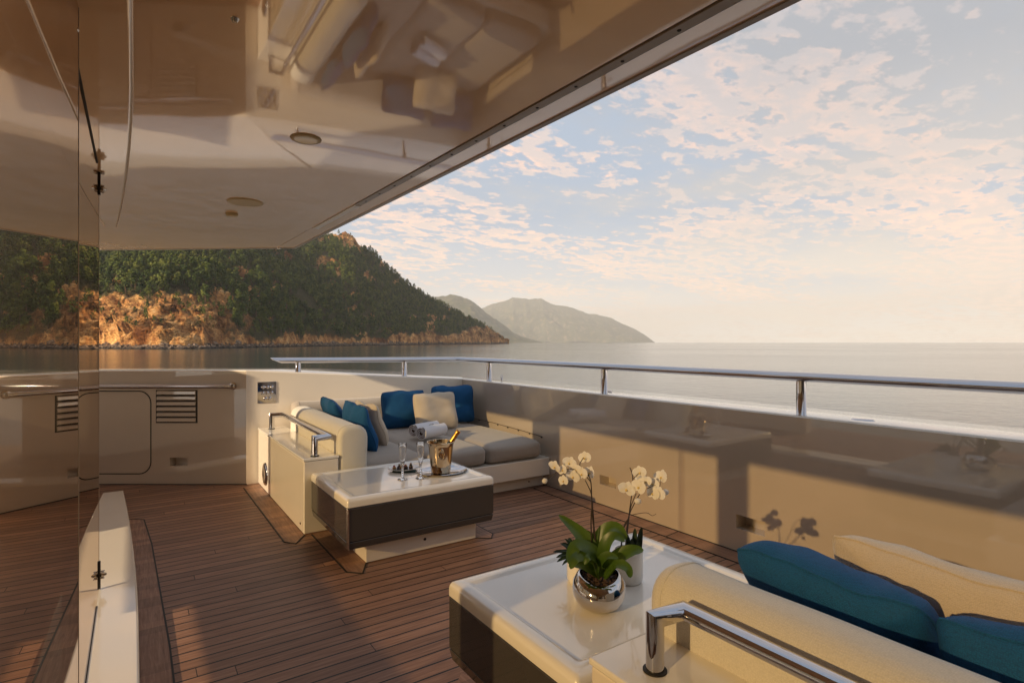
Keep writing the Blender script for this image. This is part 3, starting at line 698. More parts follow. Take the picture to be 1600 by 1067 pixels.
# ================================================================== THE YACHT
XW = 3.34; YM = 6.02; CORN = Vector((.913, 6.02, 0))
GX = -0.16
def deck():
    mb = MB(); poly = [(-2.6, -1.6), (3.7, -1.6), (3.7, 6.4), (1.0, 6.4), (-2.6, 8.9)]
    mb.prism(poly, -.06, 0)
    d = struct(mb.build('deck', M['teak'], smooth=0))
    def board(poly, z=.003):
        mb = MB(); mb.prism(poly, -.01, z); mb.build('margin_board', M['teak_margin'], d, smooth=0)
    def seam(pts, w=.004, z=.0045):
        mb = MB()
        for a, b in zip(pts[:-1], pts[1:]):
            a = Vector((*a, 0)); b = Vector((*b, 0)); t = (b-a).normalized(); n = Vector((-t.y, t.x, 0))*w; a = a-t*w*.8; b = b+t*w*.8
            mb.prism([(a+n)[:2], (a-n)[:2], (b-n)[:2], (b+n)[:2]], -.005, z)
        mb.build('caulk_seam', M['caulk'], d, smooth=0)
    # round the glass sill
    board([(-.36, -1.5), (.135, -1.5), (.135, 3.0), (.10, 4.6), (.063, 5.27), (-.02, 5.34), (-.36, 5.34)])
    seam([(.135, -1.5), (.135, 3.0), (.10, 4.6), (.063, 5.27), (-.02, 5.34), (-.36, 5.34)])
    # consoles
    for s, y0, y1 in ((1, 4.13, 6.0), (0, -1.2, 1.14)):
        if s: p = [(.87, 5.88), (.87, 4.13), (.93, 4.05), (1.02, 4.19), (1.02, 5.95)]
        else: p = [(.87, -1.2), (.87, 1.14), (.93, 1.22), (1.02, 1.1), (1.02, -1.2)]
        board(p); seam(p[:4])
    for (x0, x1, y0, y1) in ((1.22, 2.02, 3.45, 4.1), (1.22, 2.0, 1.3, 1.92)):
        w = .15
        o = [(x0-w, y0-w*.5), (x0-w*.5, y0-w), (x1+w*.5, y0-w), (x1+w, y0-w*.5), (x1+w, y1+w*.5), (x1+w*.5, y1+w), (x0-w*.5, y1+w), (x0-w, y1+w*.5)]
        board([(x0-w, y0-w*.5), (x0-w*.5, y0-w), (x0, y0), (x0, y1), (x0-w*.5, y1+w), (x0-w, y1+w*.5)]); seam([(x0-w, y1+w*.5)]+o[:2]); board([(x1, y0), (x1+w*.6, y0-w*.5), (x1+w, y0), (x1+w, y1), (x1, y1)]); seam([(x1, y0), (x1+w*.6, y0-w*.5), (x1+w, y0), (x1+w, y1)], .003); seam([(x0, y0), (x0-w*.5, y0-w)], .004)
    board([(3.17, -1.5), (3.36, -1.5), (3.36, 4.32), (3.17, 4.32)]); seam([(3.17, -1.5), (3.17, 4.30), (3.34, 4.34)])
    for y in (.9, 2.7): seam([(3.175, y), (3.335, y+.02)], .003)
    seam([(3.335, -1.5), (3.335, 4.36)], .006, .006)
    # along the chamfered wall
    a = CORN-RT*0; seam([(CORN-FW*.0-RT*3.6-FW*.005)[:2], (CORN-FW*.006)[:2]], .008, .006)
    return d
deck()

def wall_panel(mb, o, u, n, us, zs, holes, depth, top=None, mi_rec=0):
    """front face of a wall with recesses. o origin, u along, n inward normal"""
    U = sorted(set([us[0], us[1]]+[h[0] for h in holes]+[h[1] for h in holes]))
    Z = sorted(set([zs[0], zs[1]]+[h[2] for h in holes]+[h[3] for h in holes]))
    o = Vector(o); u = Vector(u); n = Vector(n); k = Vector((0, 0, 1))
    P = lambda a, z, off=0: o+u*a+k*z-n*off
    for a0, a1 in zip(U[:-1], U[1:]):
        for z0, z1 in zip(Z[:-1], Z[1:]):
            if any(h[0] <= a0 and a1 <= h[1] and h[2] <= z0 and z1 <= h[3] for h in holes): continue
            mb.add([P(a0, z0), P(a1, z0), P(a1, z1), P(a0, z1)], [(0, 1, 2, 3)])
    for h in holes:
        a0, a1, z0, z1 = h; D = depth
        mb.add([P(a0, z0), P(a1, z0), P(a1, z1), P(a0, z1), P(a0, z0-.0, D), P(a1, z0, D), P(a1, z1, D), P(a0, z1, D)],
               [(0, 1, 5, 4), (1, 2, 6, 5), (2, 3, 7, 6), (3, 0, 4, 7), (4, 5, 6, 7)], mi_rec)
def bulwarks():
    # long wall
    t = thing('bulwark', 'long cream gloss bulwark running beside both sofas under the rail', 'bulwark', (XW, 2.4, 0))
    mb = MB(); holes = [(3.369, 3.57, .175, .255), (2.042, 2.248, .158, .25)]
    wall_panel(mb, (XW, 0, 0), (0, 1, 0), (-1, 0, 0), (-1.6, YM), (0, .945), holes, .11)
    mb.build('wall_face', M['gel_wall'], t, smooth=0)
    mb = MB()
    prof = [(XW, .945), (XW+.004, .952), (XW+.02, .956), (4.14, .915), (4.20, .90), (4.22, .86), (4.25, -3.7)]
    yo = [YM, YM+.004, YM+.02, 7.53, 7.58, 7.6, 7.63]
    rows = [[(x, -3.0, z) for x, z in prof], [(x, y, z) for (x, z), y in zip(prof, yo)]]
    mb.grid(rows); mb.build('cap', M['gelcoat'], t, smooth=50)
    for y, z in ((3.47, .215), (2.145, .205)):
        pass
    # fasteners on the wall
    for q, (y, z) in enumerate(((4.49, .075),)):
        mb = MB(); mb.lathe([(0, .006), (.008, .004), (.009, 0)], (XW, y, z), 10, axis=(-1, 0, 0)); mb.build('screw', M['black'], t)
    # middle wall, rising towards the chamfer
    t = thing('bulwark', 'sunlit middle bulwark behind the corner sofa with the steel push button plate', 'bulwark', (2.1, YM, 0))
    mb = MB(); mb.add([(XW, YM, 0), (CORN.x, YM, 0), (CORN.x, YM, 1.115), (XW, YM, .945)], [(0, 1, 2, 3)])
    mb.build('wall_face', M['gelcoat'], t, smooth=0)  # brighter gelcoat than the neighbouring walls, sunlight put into the colour
    mb = MB()
    A0 = [(XW, YM, .945), (XW+.004, YM+.004, .952), (XW+.02, YM+.02, .956), (4.14, 7.53, .915), (4.20, 7.58, .90), (4.22, 7.6, .86), (4.25, 7.63, -3.7)]
    ox, oy = 1.95, 7.62
    A1 = [(CORN.x, YM, 1.115), (CORN.x+.002, YM+.004, 1.122), (CORN.x+.01, YM+.02, 1.126), (ox-.02, oy-.1, 1.06), (ox, oy-.03, 1.05), (ox, oy, 1.01), (ox, oy+.03, -3.7)]
    mb.grid([A0, A1]); mb.build('cap', M['gelcoat'], t, smooth=50)
    # chamfer wall
    t = thing('bulwark', 'shaded angled bulwark with hatch, louvre and grab rail on the left', 'bulwark', CORN-RT*1.5)
    O = CORN.copy(); u = -RT; n = -FW
    xo = -2.62   # camera-frame x of the corner
    def w(xc): return xo-xc
    holes = [(w(-3.199), w(-3.376), .182, .264)]
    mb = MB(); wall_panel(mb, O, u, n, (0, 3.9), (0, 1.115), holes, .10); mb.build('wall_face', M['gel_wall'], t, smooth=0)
    mb = MB(); rows = []
    def row(b, e, s):
        b = Vector(b); return [b+Vector((0, 0, 1.115)), b+FW*.004+Vector((0, 0, 1.122)), b+FW*.02+Vector((0, 0, 1.126)), e-FW*.1+Vector((0, 0, 1.06)), e-FW*.03+Vector((0, 0, 1.05)), e+Vector((0, 0, 1.01)), e+FW*.03+Vector((0, 0, -3.7))]
    E1 = Vector((1.95, 7.62, 0)); E0 = E1-RT*5.5
    mb.grid([row(O, E1, 0), row(O-RT*3.9, E0, 0)]); mb.build('cap', M['gelcoat'], t, smooth=50)
    P = lambda xc, z, off=0: O+RT*(xc-xo)-FW*off+Vector((0, 0, z))
    # hatch: rounded panel over a black sheet that paints the dark gap round it
    def rrect(x0, x1, z0, z1, r, k=7):
        pts = []
        for cx, cz, a0 in ((x1-r, z1-r, 0), (x0+r, z1-r, 90), (x0+r, z0+r, 180), (x1-r, z0+r, 270)):
            for i in range(k): a = R_(a0+90*i/(k-1)); pts.append((cx+r*math.cos(a), cz+r*math.sin(a)))
        return pts
    def slab(pts, o0, o1, mat, name, par, bev=0):
        mb = MB(); nn = len(pts); v = [P(a, z, o0) for a, z in pts]+[P(a, z, o1) for a, z in pts]
        mb.add(v, [tuple(range(nn, 2*nn))]+[(i, (i+1) % nn, (i+1) % nn+nn, i+nn) for i in range(nn)])
        return mb.build(name, mat, par, smooth=30, bevel=bev)
    slab(rrect(-4.55, -3.555, .10, .925, .12), 0, .0015, M['black'], 'hatch_dark_gap', t)
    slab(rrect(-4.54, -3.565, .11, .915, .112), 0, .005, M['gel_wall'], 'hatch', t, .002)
    # louvre
    lv = slab([(-3.51, .606), (-3.10, .606), (-3.10, .932), (-3.51, .932)], 0, .0015, M['dark'], 'louvre_vent', t)
    for i in range(6):
        z1 = .925-i*.0535; mb = MB()
        a = P(-3.495, z1, .002); L_ = RT*.38
        mb.add([a, a+L_, a+L_-FW*.014+Vector((0, 0, -.008)), a-FW*.014+Vector((0, 0, -.008)), a+L_-FW*.016+Vector((0, 0, -.036)), a-FW*.016+Vector((0, 0, -.036)), a+L_+Vector((0, 0, -.042)), a+Vector((0, 0, -.042))],
               [(0, 1, 2, 3), (3, 2, 4, 5), (5, 4, 6, 7), (0, 3, 5, 7), (1, 6, 4, 2)])
        mb.build('slat', M['gel_wall'], lv, smooth=0, bevel=.0015)
    # grab rail
    g = thing('grab_rail', 'long straight chrome grab rail mounted on the shaded angled wall', 'rail', P(-2.8, .97, .06))
    mb = MB(); mb.tube([P(-6.3, .971, .065), P(-2.80, .971, .065)], .0215, 20); mb.build('bar', M['chrome'], g, smooth=60)
    for xc in (-2.75, -5.6):
        mb = MB(); mb.tube([P(xc-.05, .971, .065), P(xc, .971, .065), P(xc, .971, .0)], .0215, 16); mb.lathe([(.036, 0), (.036, .008), (.030, .012), (.022, .014)], P(xc, .971, 0), 20, axis=-FW)
        mb.build('end_bracket', M['steel'], g, smooth=50)
bulwarks()

def push_plate():
    t = thing('switch_plate', 'square polished steel plate with eight round push buttons on the cream wall', 'switch panel', (1.10, YM, .9))
    x0, x1, z0, z1 = 1.015, 1.19, .792, 1.005
    mb = MB(); mb.box(x0, x1, YM-.006, YM-.0005, z0, z1); mb.build('plate', M['chrome'], t, smooth=30, bevel=.002)
    pos = [(.3, .74), (.53, .74), (.76, .74), (.28, .48), (.52, .48), (.75, .48), (.42, .22), (.64, .22)]
    for a, b in pos:
        mb = MB(); mb.lathe([(.0, .010), (.010, .009), (.013, .005), (.017, .003), (.018, 0)], (x0+(x1-x0)*a, YM-.006, z0+(z1-z0)*b), 16, axis=(0, -1, 0)); mb.build('button', M['chrome'], t, smooth=60)
    for a in (.06, .94):
        for b in (.05, .95):
            mb = MB(); mb.lathe([(0, .0015), (.004, .001), (.004, 0)], (x0+(x1-x0)*a, YM-.006, z0+(z1-z0)*b), 8, axis=(0, -1, 0)); mb.build('screw', M['steel'], t)
push_plate()

def rails():
    t = thing('handrail', 'oval polished chrome top rail standing along the long bulwark', 'handrail', (3.40, 2.5, .95))
    mb = MB(); mb.tube([(3.385, -1.6, 1.19), (3.385, 6.1, 1.19), (3.3, 6.135, 1.19)], .056, 28, ry=.029, up=(0, 0, 1)); mb.build('bar', M['chrome'], t, smooth=60)
    def post(par, x, y, zb, zt):
        mb = MB(); mb.lathe([(.030, 0), (.032, .0), (.032, .006), (.029, .009), (.029, zt-zb)], (x, y, zb), 24); mb.build('stanchion', M['chrome'], par, smooth=60)
    for y in (-.05, 1.83, 3.56, 5.46): post(t, 3.385, y, .951, 1.175)
    t2 = thing('handrail', 'shorter chrome top rail above the middle bulwark with its slanted free end', 'handrail', (2.2, 6.13, 1.0))
    # flat slanted end
    mb = MB(); n = 24; x0, x1 = 1.19, 3.30
    prof = [(math.cos(2*math.pi*j/n)*.056, math.sin(2*math.pi*j/n)*.029) for j in range(n)]
    r0 = [(x0+(.035 if b < 0 else -.0)-b*1.2, 6.135+a, 1.215+b) for a, b in prof]; r1 = [(x1, 6.135+a, 1.19+b) for a, b in prof]
    mb.grid([r0, r1], closed=True); mb.add(r0, [tuple(range(n))]); mb.build('bar', M['chrome'], t2, smooth=40)
    for x in (1.43, 2.63): post(t2, x, 6.135, 1.125-(x-.913)*.07-.004, 1.20)
rails()

def cap_fittings():
    c = at(1348, 657, .945); t = thing('deck_filler', 'flat round chrome filler cap on the bulwark top beside the rail', 'filler cap', c)
    mb = MB(); mb.lathe([(.0, .012), (.05, .012), (.056, .009), (.062, .004), (.066, 0)], c, 32); mb.build('lid', M['chrome'], t, smooth=50)
    c = at(948, 612, .945); t = thing('fairlead', 'small low chrome fitting lying behind a rail post', 'deck fitting', c)
    mb = MB(); mb.tube([c+Vector((0, -.07, .008)), c+Vector((0, .07, .008))], .009, 10); mb.build('bar', M['chrome'], t)
    c = at(784, 594, .95); t = thing('eye_bolt', 'tiny upright chrome ring bolt on the bulwark corner', 'eye bolt', c)
    mb = MB(); mb.lathe([(.014, 0), (.012, .01), (.006, .03)], c, 12); mb.build('base', M['chrome'], t)
    mb = MB(); mb.tube([c+Vector((math.sin(a)*.016, 0, .045+math.cos(a)*.016)) for a in [2*math.pi*i/16 for i in range(17)]], .004, 8, caps=False); mb.build('ring', M['chrome'], t)
cap_fittings()

# ------------------------------------------------------------------ roof
ZC = 2.374
def roof():
    t = thing('roof_overhang', 'glossy cream roof overhang covering the deck on the left', 'roof', (0, 0, ZC))
    far = [(1.387, 6.02), (-.30, 7.30), (-2.5, 8.95)]
    # main soffit and outer strip, split by the metal track
    def tx(y, a=1.206, b=1.375): return a+(b-a)*(6.15-y)/(6.15-1.0)
    mb = MB(); mb.prism([(-1.9, -3), (tx(-3), -3), (tx(6.1), 6.155), (-.30, 7.30), (-1.9, 8.51)], ZC, ZC+.12)
    mb.build('soffit', M['ceiling'], t, smooth=0)
    ex = lambda y: 1.387+(1.567-1.387)*(6.02-y)/(6.02-.85)
    gap = .006
    w = lambda y: .048 if y < 6 else .03
    # dark seam, track, seam
    mb = MB(); mb.prism([(tx(-3), -3), (tx(-3)+gap, -3), (tx(6.1)+gap, 6.150), (tx(6.1), 6.155)], ZC+.006, ZC+.12); mb.build('seam', M['black'], t, smooth=0)
    y1 = 3.87
    mb = MB(); mb.prism([(tx(-3)+gap, -3), (tx(-3)+.052, -3), (tx(y1)+.050, y1), (tx(y1)+gap, y1)], ZC-.006, ZC+.11); mb.build('track', M['trim'], t, smooth=0, bevel=.002)
    mb = MB(); mb.prism([(tx(y1)+gap, y1+.003), (tx(y1)+.052, y1+.003), (tx(4.86)+.050, 4.86), (tx(4.86)+gap, 4.86)], ZC-.010, ZC+.11)
    mb.build('track_cover', M['ceramic'], t, smooth=0, bevel=.002)
    mb = MB(); mb.prism([(tx(-3)+.052, -3), (ex(-3)-.03, -3), (ex(6.0)-.02, 6.04), (tx(6.1)+gap, 6.145), (tx(4.87)+gap, 4.865), (tx(4.86)+.053, 4.86)], ZC, ZC+.12); mb.build('outer_soffit', M['ceiling'], t, smooth=0)
    # stepped lip
    path = [(ex(-3), -3.0), (1.387, 6.02), (-.30, 7.30), (-1.93, 8.53)]
    for off, z0, z1, mat in ((0, -.006, .02, 'trim'), (.012, .004, .26, 'gelcoat')):
        mb = MB(); rows = []
        P = [Vector((*p, 0)) for p in path]; k = len(P); outs = []
        for i, p in enumerate(P):
            ta = (P[i]-P[i-1]).normalized() if i else (P[1]-P[0]).normalized(); tb = (P[i+1]-P[i]).normalized() if i < k-1 else ta
            na = Vector((ta.y, -ta.x, 0)); nb = Vector((tb.y, -tb.x, 0)); nn = (na+nb).normalized(); outs.append(nn/max(.4, nn.dot(na)))
        inn = -.030 if off == 0 else -.012
        for p, o in zip(P, outs):
            a = p+o*inn; b = p+o*off
            rows.append([(a.x, a.y, ZC+z0), (b.x, b.y, ZC+z0), (b.x, b.y, ZC+z1), (a.x, a.y, ZC+z1)])
        mb.grid(rows, closed=True); mb.add(rows[0], [(0, 1, 2, 3)]); mb.add(rows[-1], [(0, 1, 2, 3)])
        mb.build('edge_lip' if off == 0 else 'fascia', M[mat], t, smooth=30, bevel=.003)
    mb = MB(); mb.prism([(-1.9, -3), (ex(-3), -3), (1.38, 6.0), (-.3, 7.28), (-1.9, 8.5)], ZC+.13, ZC+.27); mb.build('roof_slab', M['gelcoat'], t, smooth=0)
    # screws in the track
    y = .2
    sm = MB(); sm.lathe([(0, -.003), (.006, -.002), (.007, 0)], (0, 0, 0), 10)
    base = None
    while y < 3.8:
        if base is None:
            mb = MB(); mb.lathe([(0, -.003), (.006, -.002), (.007, 0)], (tx(y)+.03, y, ZC-.006), 10); base = mb.build('screw', M['black'], t); by = y
        else:
            c = base.copy(); COL.objects.link(c); c.parent = t; c.location = (tx(y)-tx(by), y-by, 0)
        y += .235
    # ceiling fittings
    c = at(383, 316, ZC); s = thing('ceiling_speaker', 'large round cream speaker grille set in the glossy roof', 'speaker', c)
    mb = MB(); mb.lathe([(.095, -.007), (.105, -.008), (.113, -.006), (.118, 0)], c, 48, caps=False); mb.build('rim', M['disc'], s, smooth=50)
    mb = MB(); mb.lathe([(0, -.005), (.06, -.0055), (.095, -.007)], c, 48, caps=False); mb.build('grille', M['disc'], s, smooth=50)
    c = at(478, 217, ZC); s = thing('ceiling_lamp', 'round unlit ceiling downlight near the reflected wall band', 'ceiling light', c)
    mb = MB(); mb.lathe([(.052, -.008), (.062, -.008), (.070, -.004), (.072, 0)], c, 40, caps=False); mb.build('ring', M['disc'], s, smooth=50)
    mb = MB(); mb.lathe([(0, -.004), (.052, -.008)], c, 40, caps=False); mb.build('lens', M['lamp_lens'], s)
    c = at(362, 334, ZC); s = thing('ceiling_sensor', 'small round cream disc on the roof beside the large speaker grille', 'sensor', c)
    mb = MB(); mb.lathe([(0, -.022), (.036, -.020), (.043, -.012), (.044, 0)], c, 32); mb.build('cover', M['disc'], s, smooth=50)
    c = at(367, 30, ZC); s = thing('ceiling_nozzle', 'tiny dark round nozzle in the roof above the camera', 'nozzle', c)
    mb = MB(); mb.lathe([(0, -.010), (.007, -.010), (.011, -.004), (.013, 0)], c, 20); mb.build('nozzle', M['steel'], s, smooth=50)
    c = at(436, 387, ZC); s = thing('roof_stud', 'small dark stud under the far edge of the roof', 'stud', c)
    mb = MB(); mb.lathe([(0, -.016), (.016, -.014), (.022, -.006), (.024, 0)], c, 16); mb.build('stud', M['steel'], s, smooth=50)
roof()

# ------------------------------------------------------------------ glass screen with its sill and header
def screen():
    def outline(hw, yend, ytaper, tipw):
        R = [(hw, -1.5), (hw, ytaper)]
        for i in range(1, 9):
            q = i/8; R.append((hw-(hw-tipw)*q**1.6, ytaper+(yend-ytaper)*q))
        L = [(-x, y) for x, y in reversed(R)]
        return [(GX+x, y) for x, y in R+L]
    t = thing('glass_sill', 'long white tapered floor sill carrying the tinted glass screen', 'sill', (GX, 3, 0))
    p = outline(.178, 6.2, 3.3, .078)
    mb = MB(); mb.prism(p, 0.0035, .052); mb.build('sill_body', M['gelcoat'], t, smooth=25, bevel=.012, seg=3)
    mb = MB(); mb.box(GX-.0025, GX+.0025, -1.5, 3.55, .0515, .0535); mb.build('glazing_gasket', M['black'], t, smooth=0)
    h = thing('glass_header', 'dark glossy tapered header under the roof holding the glass screen', 'header', (GX, 3, 2.3))
    p = outline(.158, 5.55, 2.5, .045)
    mb = MB(); mb.prism(p, 2.33, ZC-.001); mb.build('header_body', M['ceiling'], h, smooth=25, bevel=.018, seg=4)
    mb = MB(); mb.box(GX-.005, GX+.005, -1.5, 3.6, 2.328, 2.3305); mb.build('glazing_gasket', M['black'], h, smooth=0)
    def pane(x, y0, y1, z0, z1, label, dx=0):
        g = thing('glass_screen', label, 'glass screen', (x, y1, z0))
        mb = MB(); mb.add([(x+dx, y0, z0), (x, y1, z0), (x, y1, z1), (x+dx, y0, z1)], [(0, 1, 2, 3)]); mb.build('pane', M['glass'], g, smooth=0)
        mb = MB(); mb.box(x-.006, x+.001, y1, y1+.004, z0, z1); mb.build('polished_edge', M['trim'], g, smooth=0)
        return g
    g1 = pane(GX, 1.9, 3.78, .055, 2.327, 'far tinted glass panel, its free edge beside the rubber clamp strips')
    g2 = pane(GX+.032, -1.45, 1.95, .055, 2.327, 'near tinted glass panel at the left edge of the photo', -.075)
    def clamp(g, y, z, s=1, ln=.16):
        mb = MB(); mb.box(GX-.007, GX+.007, y-.008, y+.012, z-ln*.5, z+ln*.5); mb.build('rubber_strip', M['black'], g, smooth=0, bevel=.002)
        for dz in ((0,) if s == 1 else (-.05, .05)):
            mb = MB()
            for sx in (-1, 1):
                mb.lathe([(.010, 0), (.017, .004), (.017, .014), (.010, .018), (.006, .026), (0, .028)], (GX+sx*.007, y, z+dz), 16, axis=(sx, 0, 0))
                for a in range(4): mb.lathe([(.004, 0), (.004, .016), (0, .02)], (GX+sx*.007, y+math.cos(a*1.57+.78)*.024, z+dz+math.sin(a*1.57+.78)*.02), 8, axis=(sx, 0, 0))
            mb.build('clamp_bolt', M['steel'], g, smooth=50)
    clamp(g1, 3.785, .13, 1, .15); clamp(g1, 3.785, 2.29, 2, .17)
    clamp(g2, 1.94, 2.26, 1, .16)
screen()

def port_side():
    """unseen structure added out to port, beyond the glass, shaped to shade the deck"""
    X = -1.9  # whole screen is out of view, added to shape the sunlight
    t = thing('port_shade_screen', 'unseen cream screen with amber panes added to port to shade the deck', 'bulwark', (X, 3, 0))
    mb = MB(); mb.box(X-.12, X, -3.0, 1.9, 0, .94); mb.build('wall_face', M['gelcoat'], t, smooth=0)
    mb = MB(); mb.box(X-.12, X, 4.56, 8.3, 0, .94); mb.build('wall_face', M['gelcoat'], t, smooth=0)
    mb = MB(); mb.box(X-.10, X-.02, 1.902, 2.95, .745, .94); mb.box(X-.10, X-.02, 2.95, 4.558, .70, .94); mb.build('shade_rail', M['gelcoat'], t, smooth=0)  # added rail, lower edge stepped to shape the sun strip on deck and sill
    for (y0, y1, n) in ((1.00, 1.22, 'pillar'), (2.96, 3.38, 'pillar'), (5.38, 6.53, 'shade_wall'), (-3.0, -1.0, 'shade_wall'), (4.76, 4.84, 'post')):  # pillars and walls placed out of view to cast the shade on the bulwarks
        mb = MB(); mb.box(X-.10, X-.01, y0, y1, .942, 2.02 if y0 == 5.38 else ZC-.002); mb.build(n, M['gelcoat'], t, smooth=0)
    mb = MB(); mb.box(X-.12, X, -3.0, 8.4, ZC-.0, ZC+.27); mb.build('roof_beam', M['gelcoat'], t, smooth=0)
    for y0, y1 in ((-.998, .998), (1.222, 2.958), (3.382, 4.758)):
        mb = MB(); mb.add([(X-.05, y0, .942), (X-.05, y1, .942), (X-.05, y1, ZC-.002), (X-.05, y0, ZC-.002)], [(0, 1, 2, 3)]); mb.build('window', M['window'], t, smooth=0)  # amber panes added to dim and yellow the sun reaching the long wall
    b = thing('cabin_wall', 'cream cabin wall with dark windows closing the deck behind the camera', 'cabin wall', (1, -1.5, 0))
    mb = MB(); mb.box(-1.9, XW, -1.62, -1.5, 0, ZC-.003); mb.build('wall_face', M['gelcoat'], b, smooth=0)
    for x0 in (-1.4, .2, 1.8):
        mb = MB(); mb.box(x0, x0+1.3, -1.5, -1.494, .5, 1.9); mb.build('window', M['charcoal'], b, smooth=0)
port_side()
# ================================================================== FURNITURE
def softbox(x0, x1, y0, y1, z0, z1, r=.04, puff=.02, n=14, seed=0, slump=0):
    """rounded cushion: a subdivided box, edges rounded, faces puffed"""
    c = Vector(((x0+x1)/2, (y0+y1)/2, (z0+z1)/2)); h = Vector(((x1-x0)/2, (y1-y0)/2, (z1-z0)/2))
    bm = bmesh.new(); bmesh.ops.create_cube(bm, size=2); bmesh.ops.subdivide_edges(bm, edges=bm.edges, cuts=n, use_grid_fill=True)
    vs = []
    for v in bm.verts:
        q = v.co.copy()
        # concentrate vertices towards the edges
        q = Vector([math.copysign(1-(1-abs(a))**1.25, a) if abs(a) < 1 else a for a in q])
        p = Vector((q.x*h.x, q.y*h.y, q.z*h.z))
        inner = Vector([max(-(hh-r), min(hh-r, pp)) for pp, hh in zip(p, h)])
        d = p-inner
        if d.length > 1e-9: p = inner+d.normalized()*min(r, d.length if False else r) if (abs(q.x) > .999)+(abs(q.y) > .999)+(abs(q.z) > .999) else p
        f = (1-q.x**4)*(1-q.y**4)*(1-q.z**4) if False else 0
        px = (1-q.y**2)*(1-q.z**2); py = (1-q.x**2)*(1-q.z**2); pz = (1-q.x**4)*(1-q.y**4)
        if abs(q.x) > .99: p.x += math.copysign(puff*.6*px, q.x)
        if abs(q.y) > .99: p.y += math.copysign(puff*.6*py, q.y)
        if abs(q.z) > .99: p.z += math.copysign(puff*pz, q.z)
        w = mnoise.noise(Vector((p.x*5+seed*7, p.y*5, p.z*5)))*.006
        p = p+p.normalized()*w
        vs.append(c+p)
    bm.verts.index_update()
    mb = MB(); mb.add(vs, [[v.index for v in f.verts] for f in bm.faces]); bm.free(); return mb
def bolster(par, mat, p0, p1, up_prof, name='back_cushion', seam=True, seed=0, n=28, endr=.05):
    """long back cushion: profile (across, z) swept from p0 to p1 with rounded ends"""
    p0 = Vector(p0); p1 = Vector(p1); t = (p1-p0).normalized(); L = (p1-p0).length; s = Vector((t.y, -t.x, 0))
    cx = sum(a for a, z in up_prof)/len(up_prof); cz = sum(z for a, z in up_prof)/len(up_prof)
    rows = []
    us = [0, .004, .015, .03, .05, .07]+list(np.linspace(.1, L-.1, n))+[L-.07, L-.05, L-.03, L-.015, L-.004, L]
    for u in us:
        e = min(u, L-u); k = 1.0
        if e < endr: k = 1-(1-math.sqrt(max(0, 1-(1-e/endr)**2)))*.26
        row = []
        for a, z in up_prof:
            aa = cx+(a-cx)*k; zz = cz+(z-cz)*k if z > cz else z
            w = 1+mnoise.noise(Vector((u*3.5+seed, a*7, z*7)))*.035
            row.append(p0+t*u+s*(cx+(aa-cx)*w)+Vector((0, 0, cz+(zz-cz)*w if zz > cz else zz)))
        rows.append(row)
    mb = MB(); mb.grid(rows, closed=True)
    k = len(rows[0])
    mb.add(rows[0], [tuple(range(k))]); mb.add(rows[-1], [tuple(range(k))])
    o = mb.build(name, mat, par, smooth=60)
    if seam:
        for r in (rows[4], rows[-5]):
            m2 = MB(); m2.tube([Vector(q) for q in r]+[Vector(r[0])], .0035, 6, caps=False); m2.build('piping', mat, o, smooth=60)
        m3 = MB(); i = int(k*.30)
        m3.tube([Vector(r[i]) for r in rows[3:-3]], .0022, 6); m3.build('seam', mat, o)
    return o
def rprof(x0, x1, z0, z1, rl, rr, k=7, lean=0):
    """rounded-top profile, counterclockwise"""
    pts = [(x0, z0), (x1, z0)]
    for i in range(6): pts.append((x1+lean*(i+1)/6, z0+(z1-rr-z0)*(i+1)/7))
    for i in range(k): a = R_(90*i/(k-1)); pts.append((x1+lean-rr+rr*math.cos(a), z1-rr+rr*math.sin(a)))
    for i in range(k): a = R_(90+90*i/(k-1)); pts.append((x0+lean+rl+rl*math.cos(a), z1-rl+rl*math.sin(a)))
    for i in range(6): pts.append((x0+lean*(6-i)/6, z1-rl-(z1-rl-z0)*(i+1)/7))
    return pts
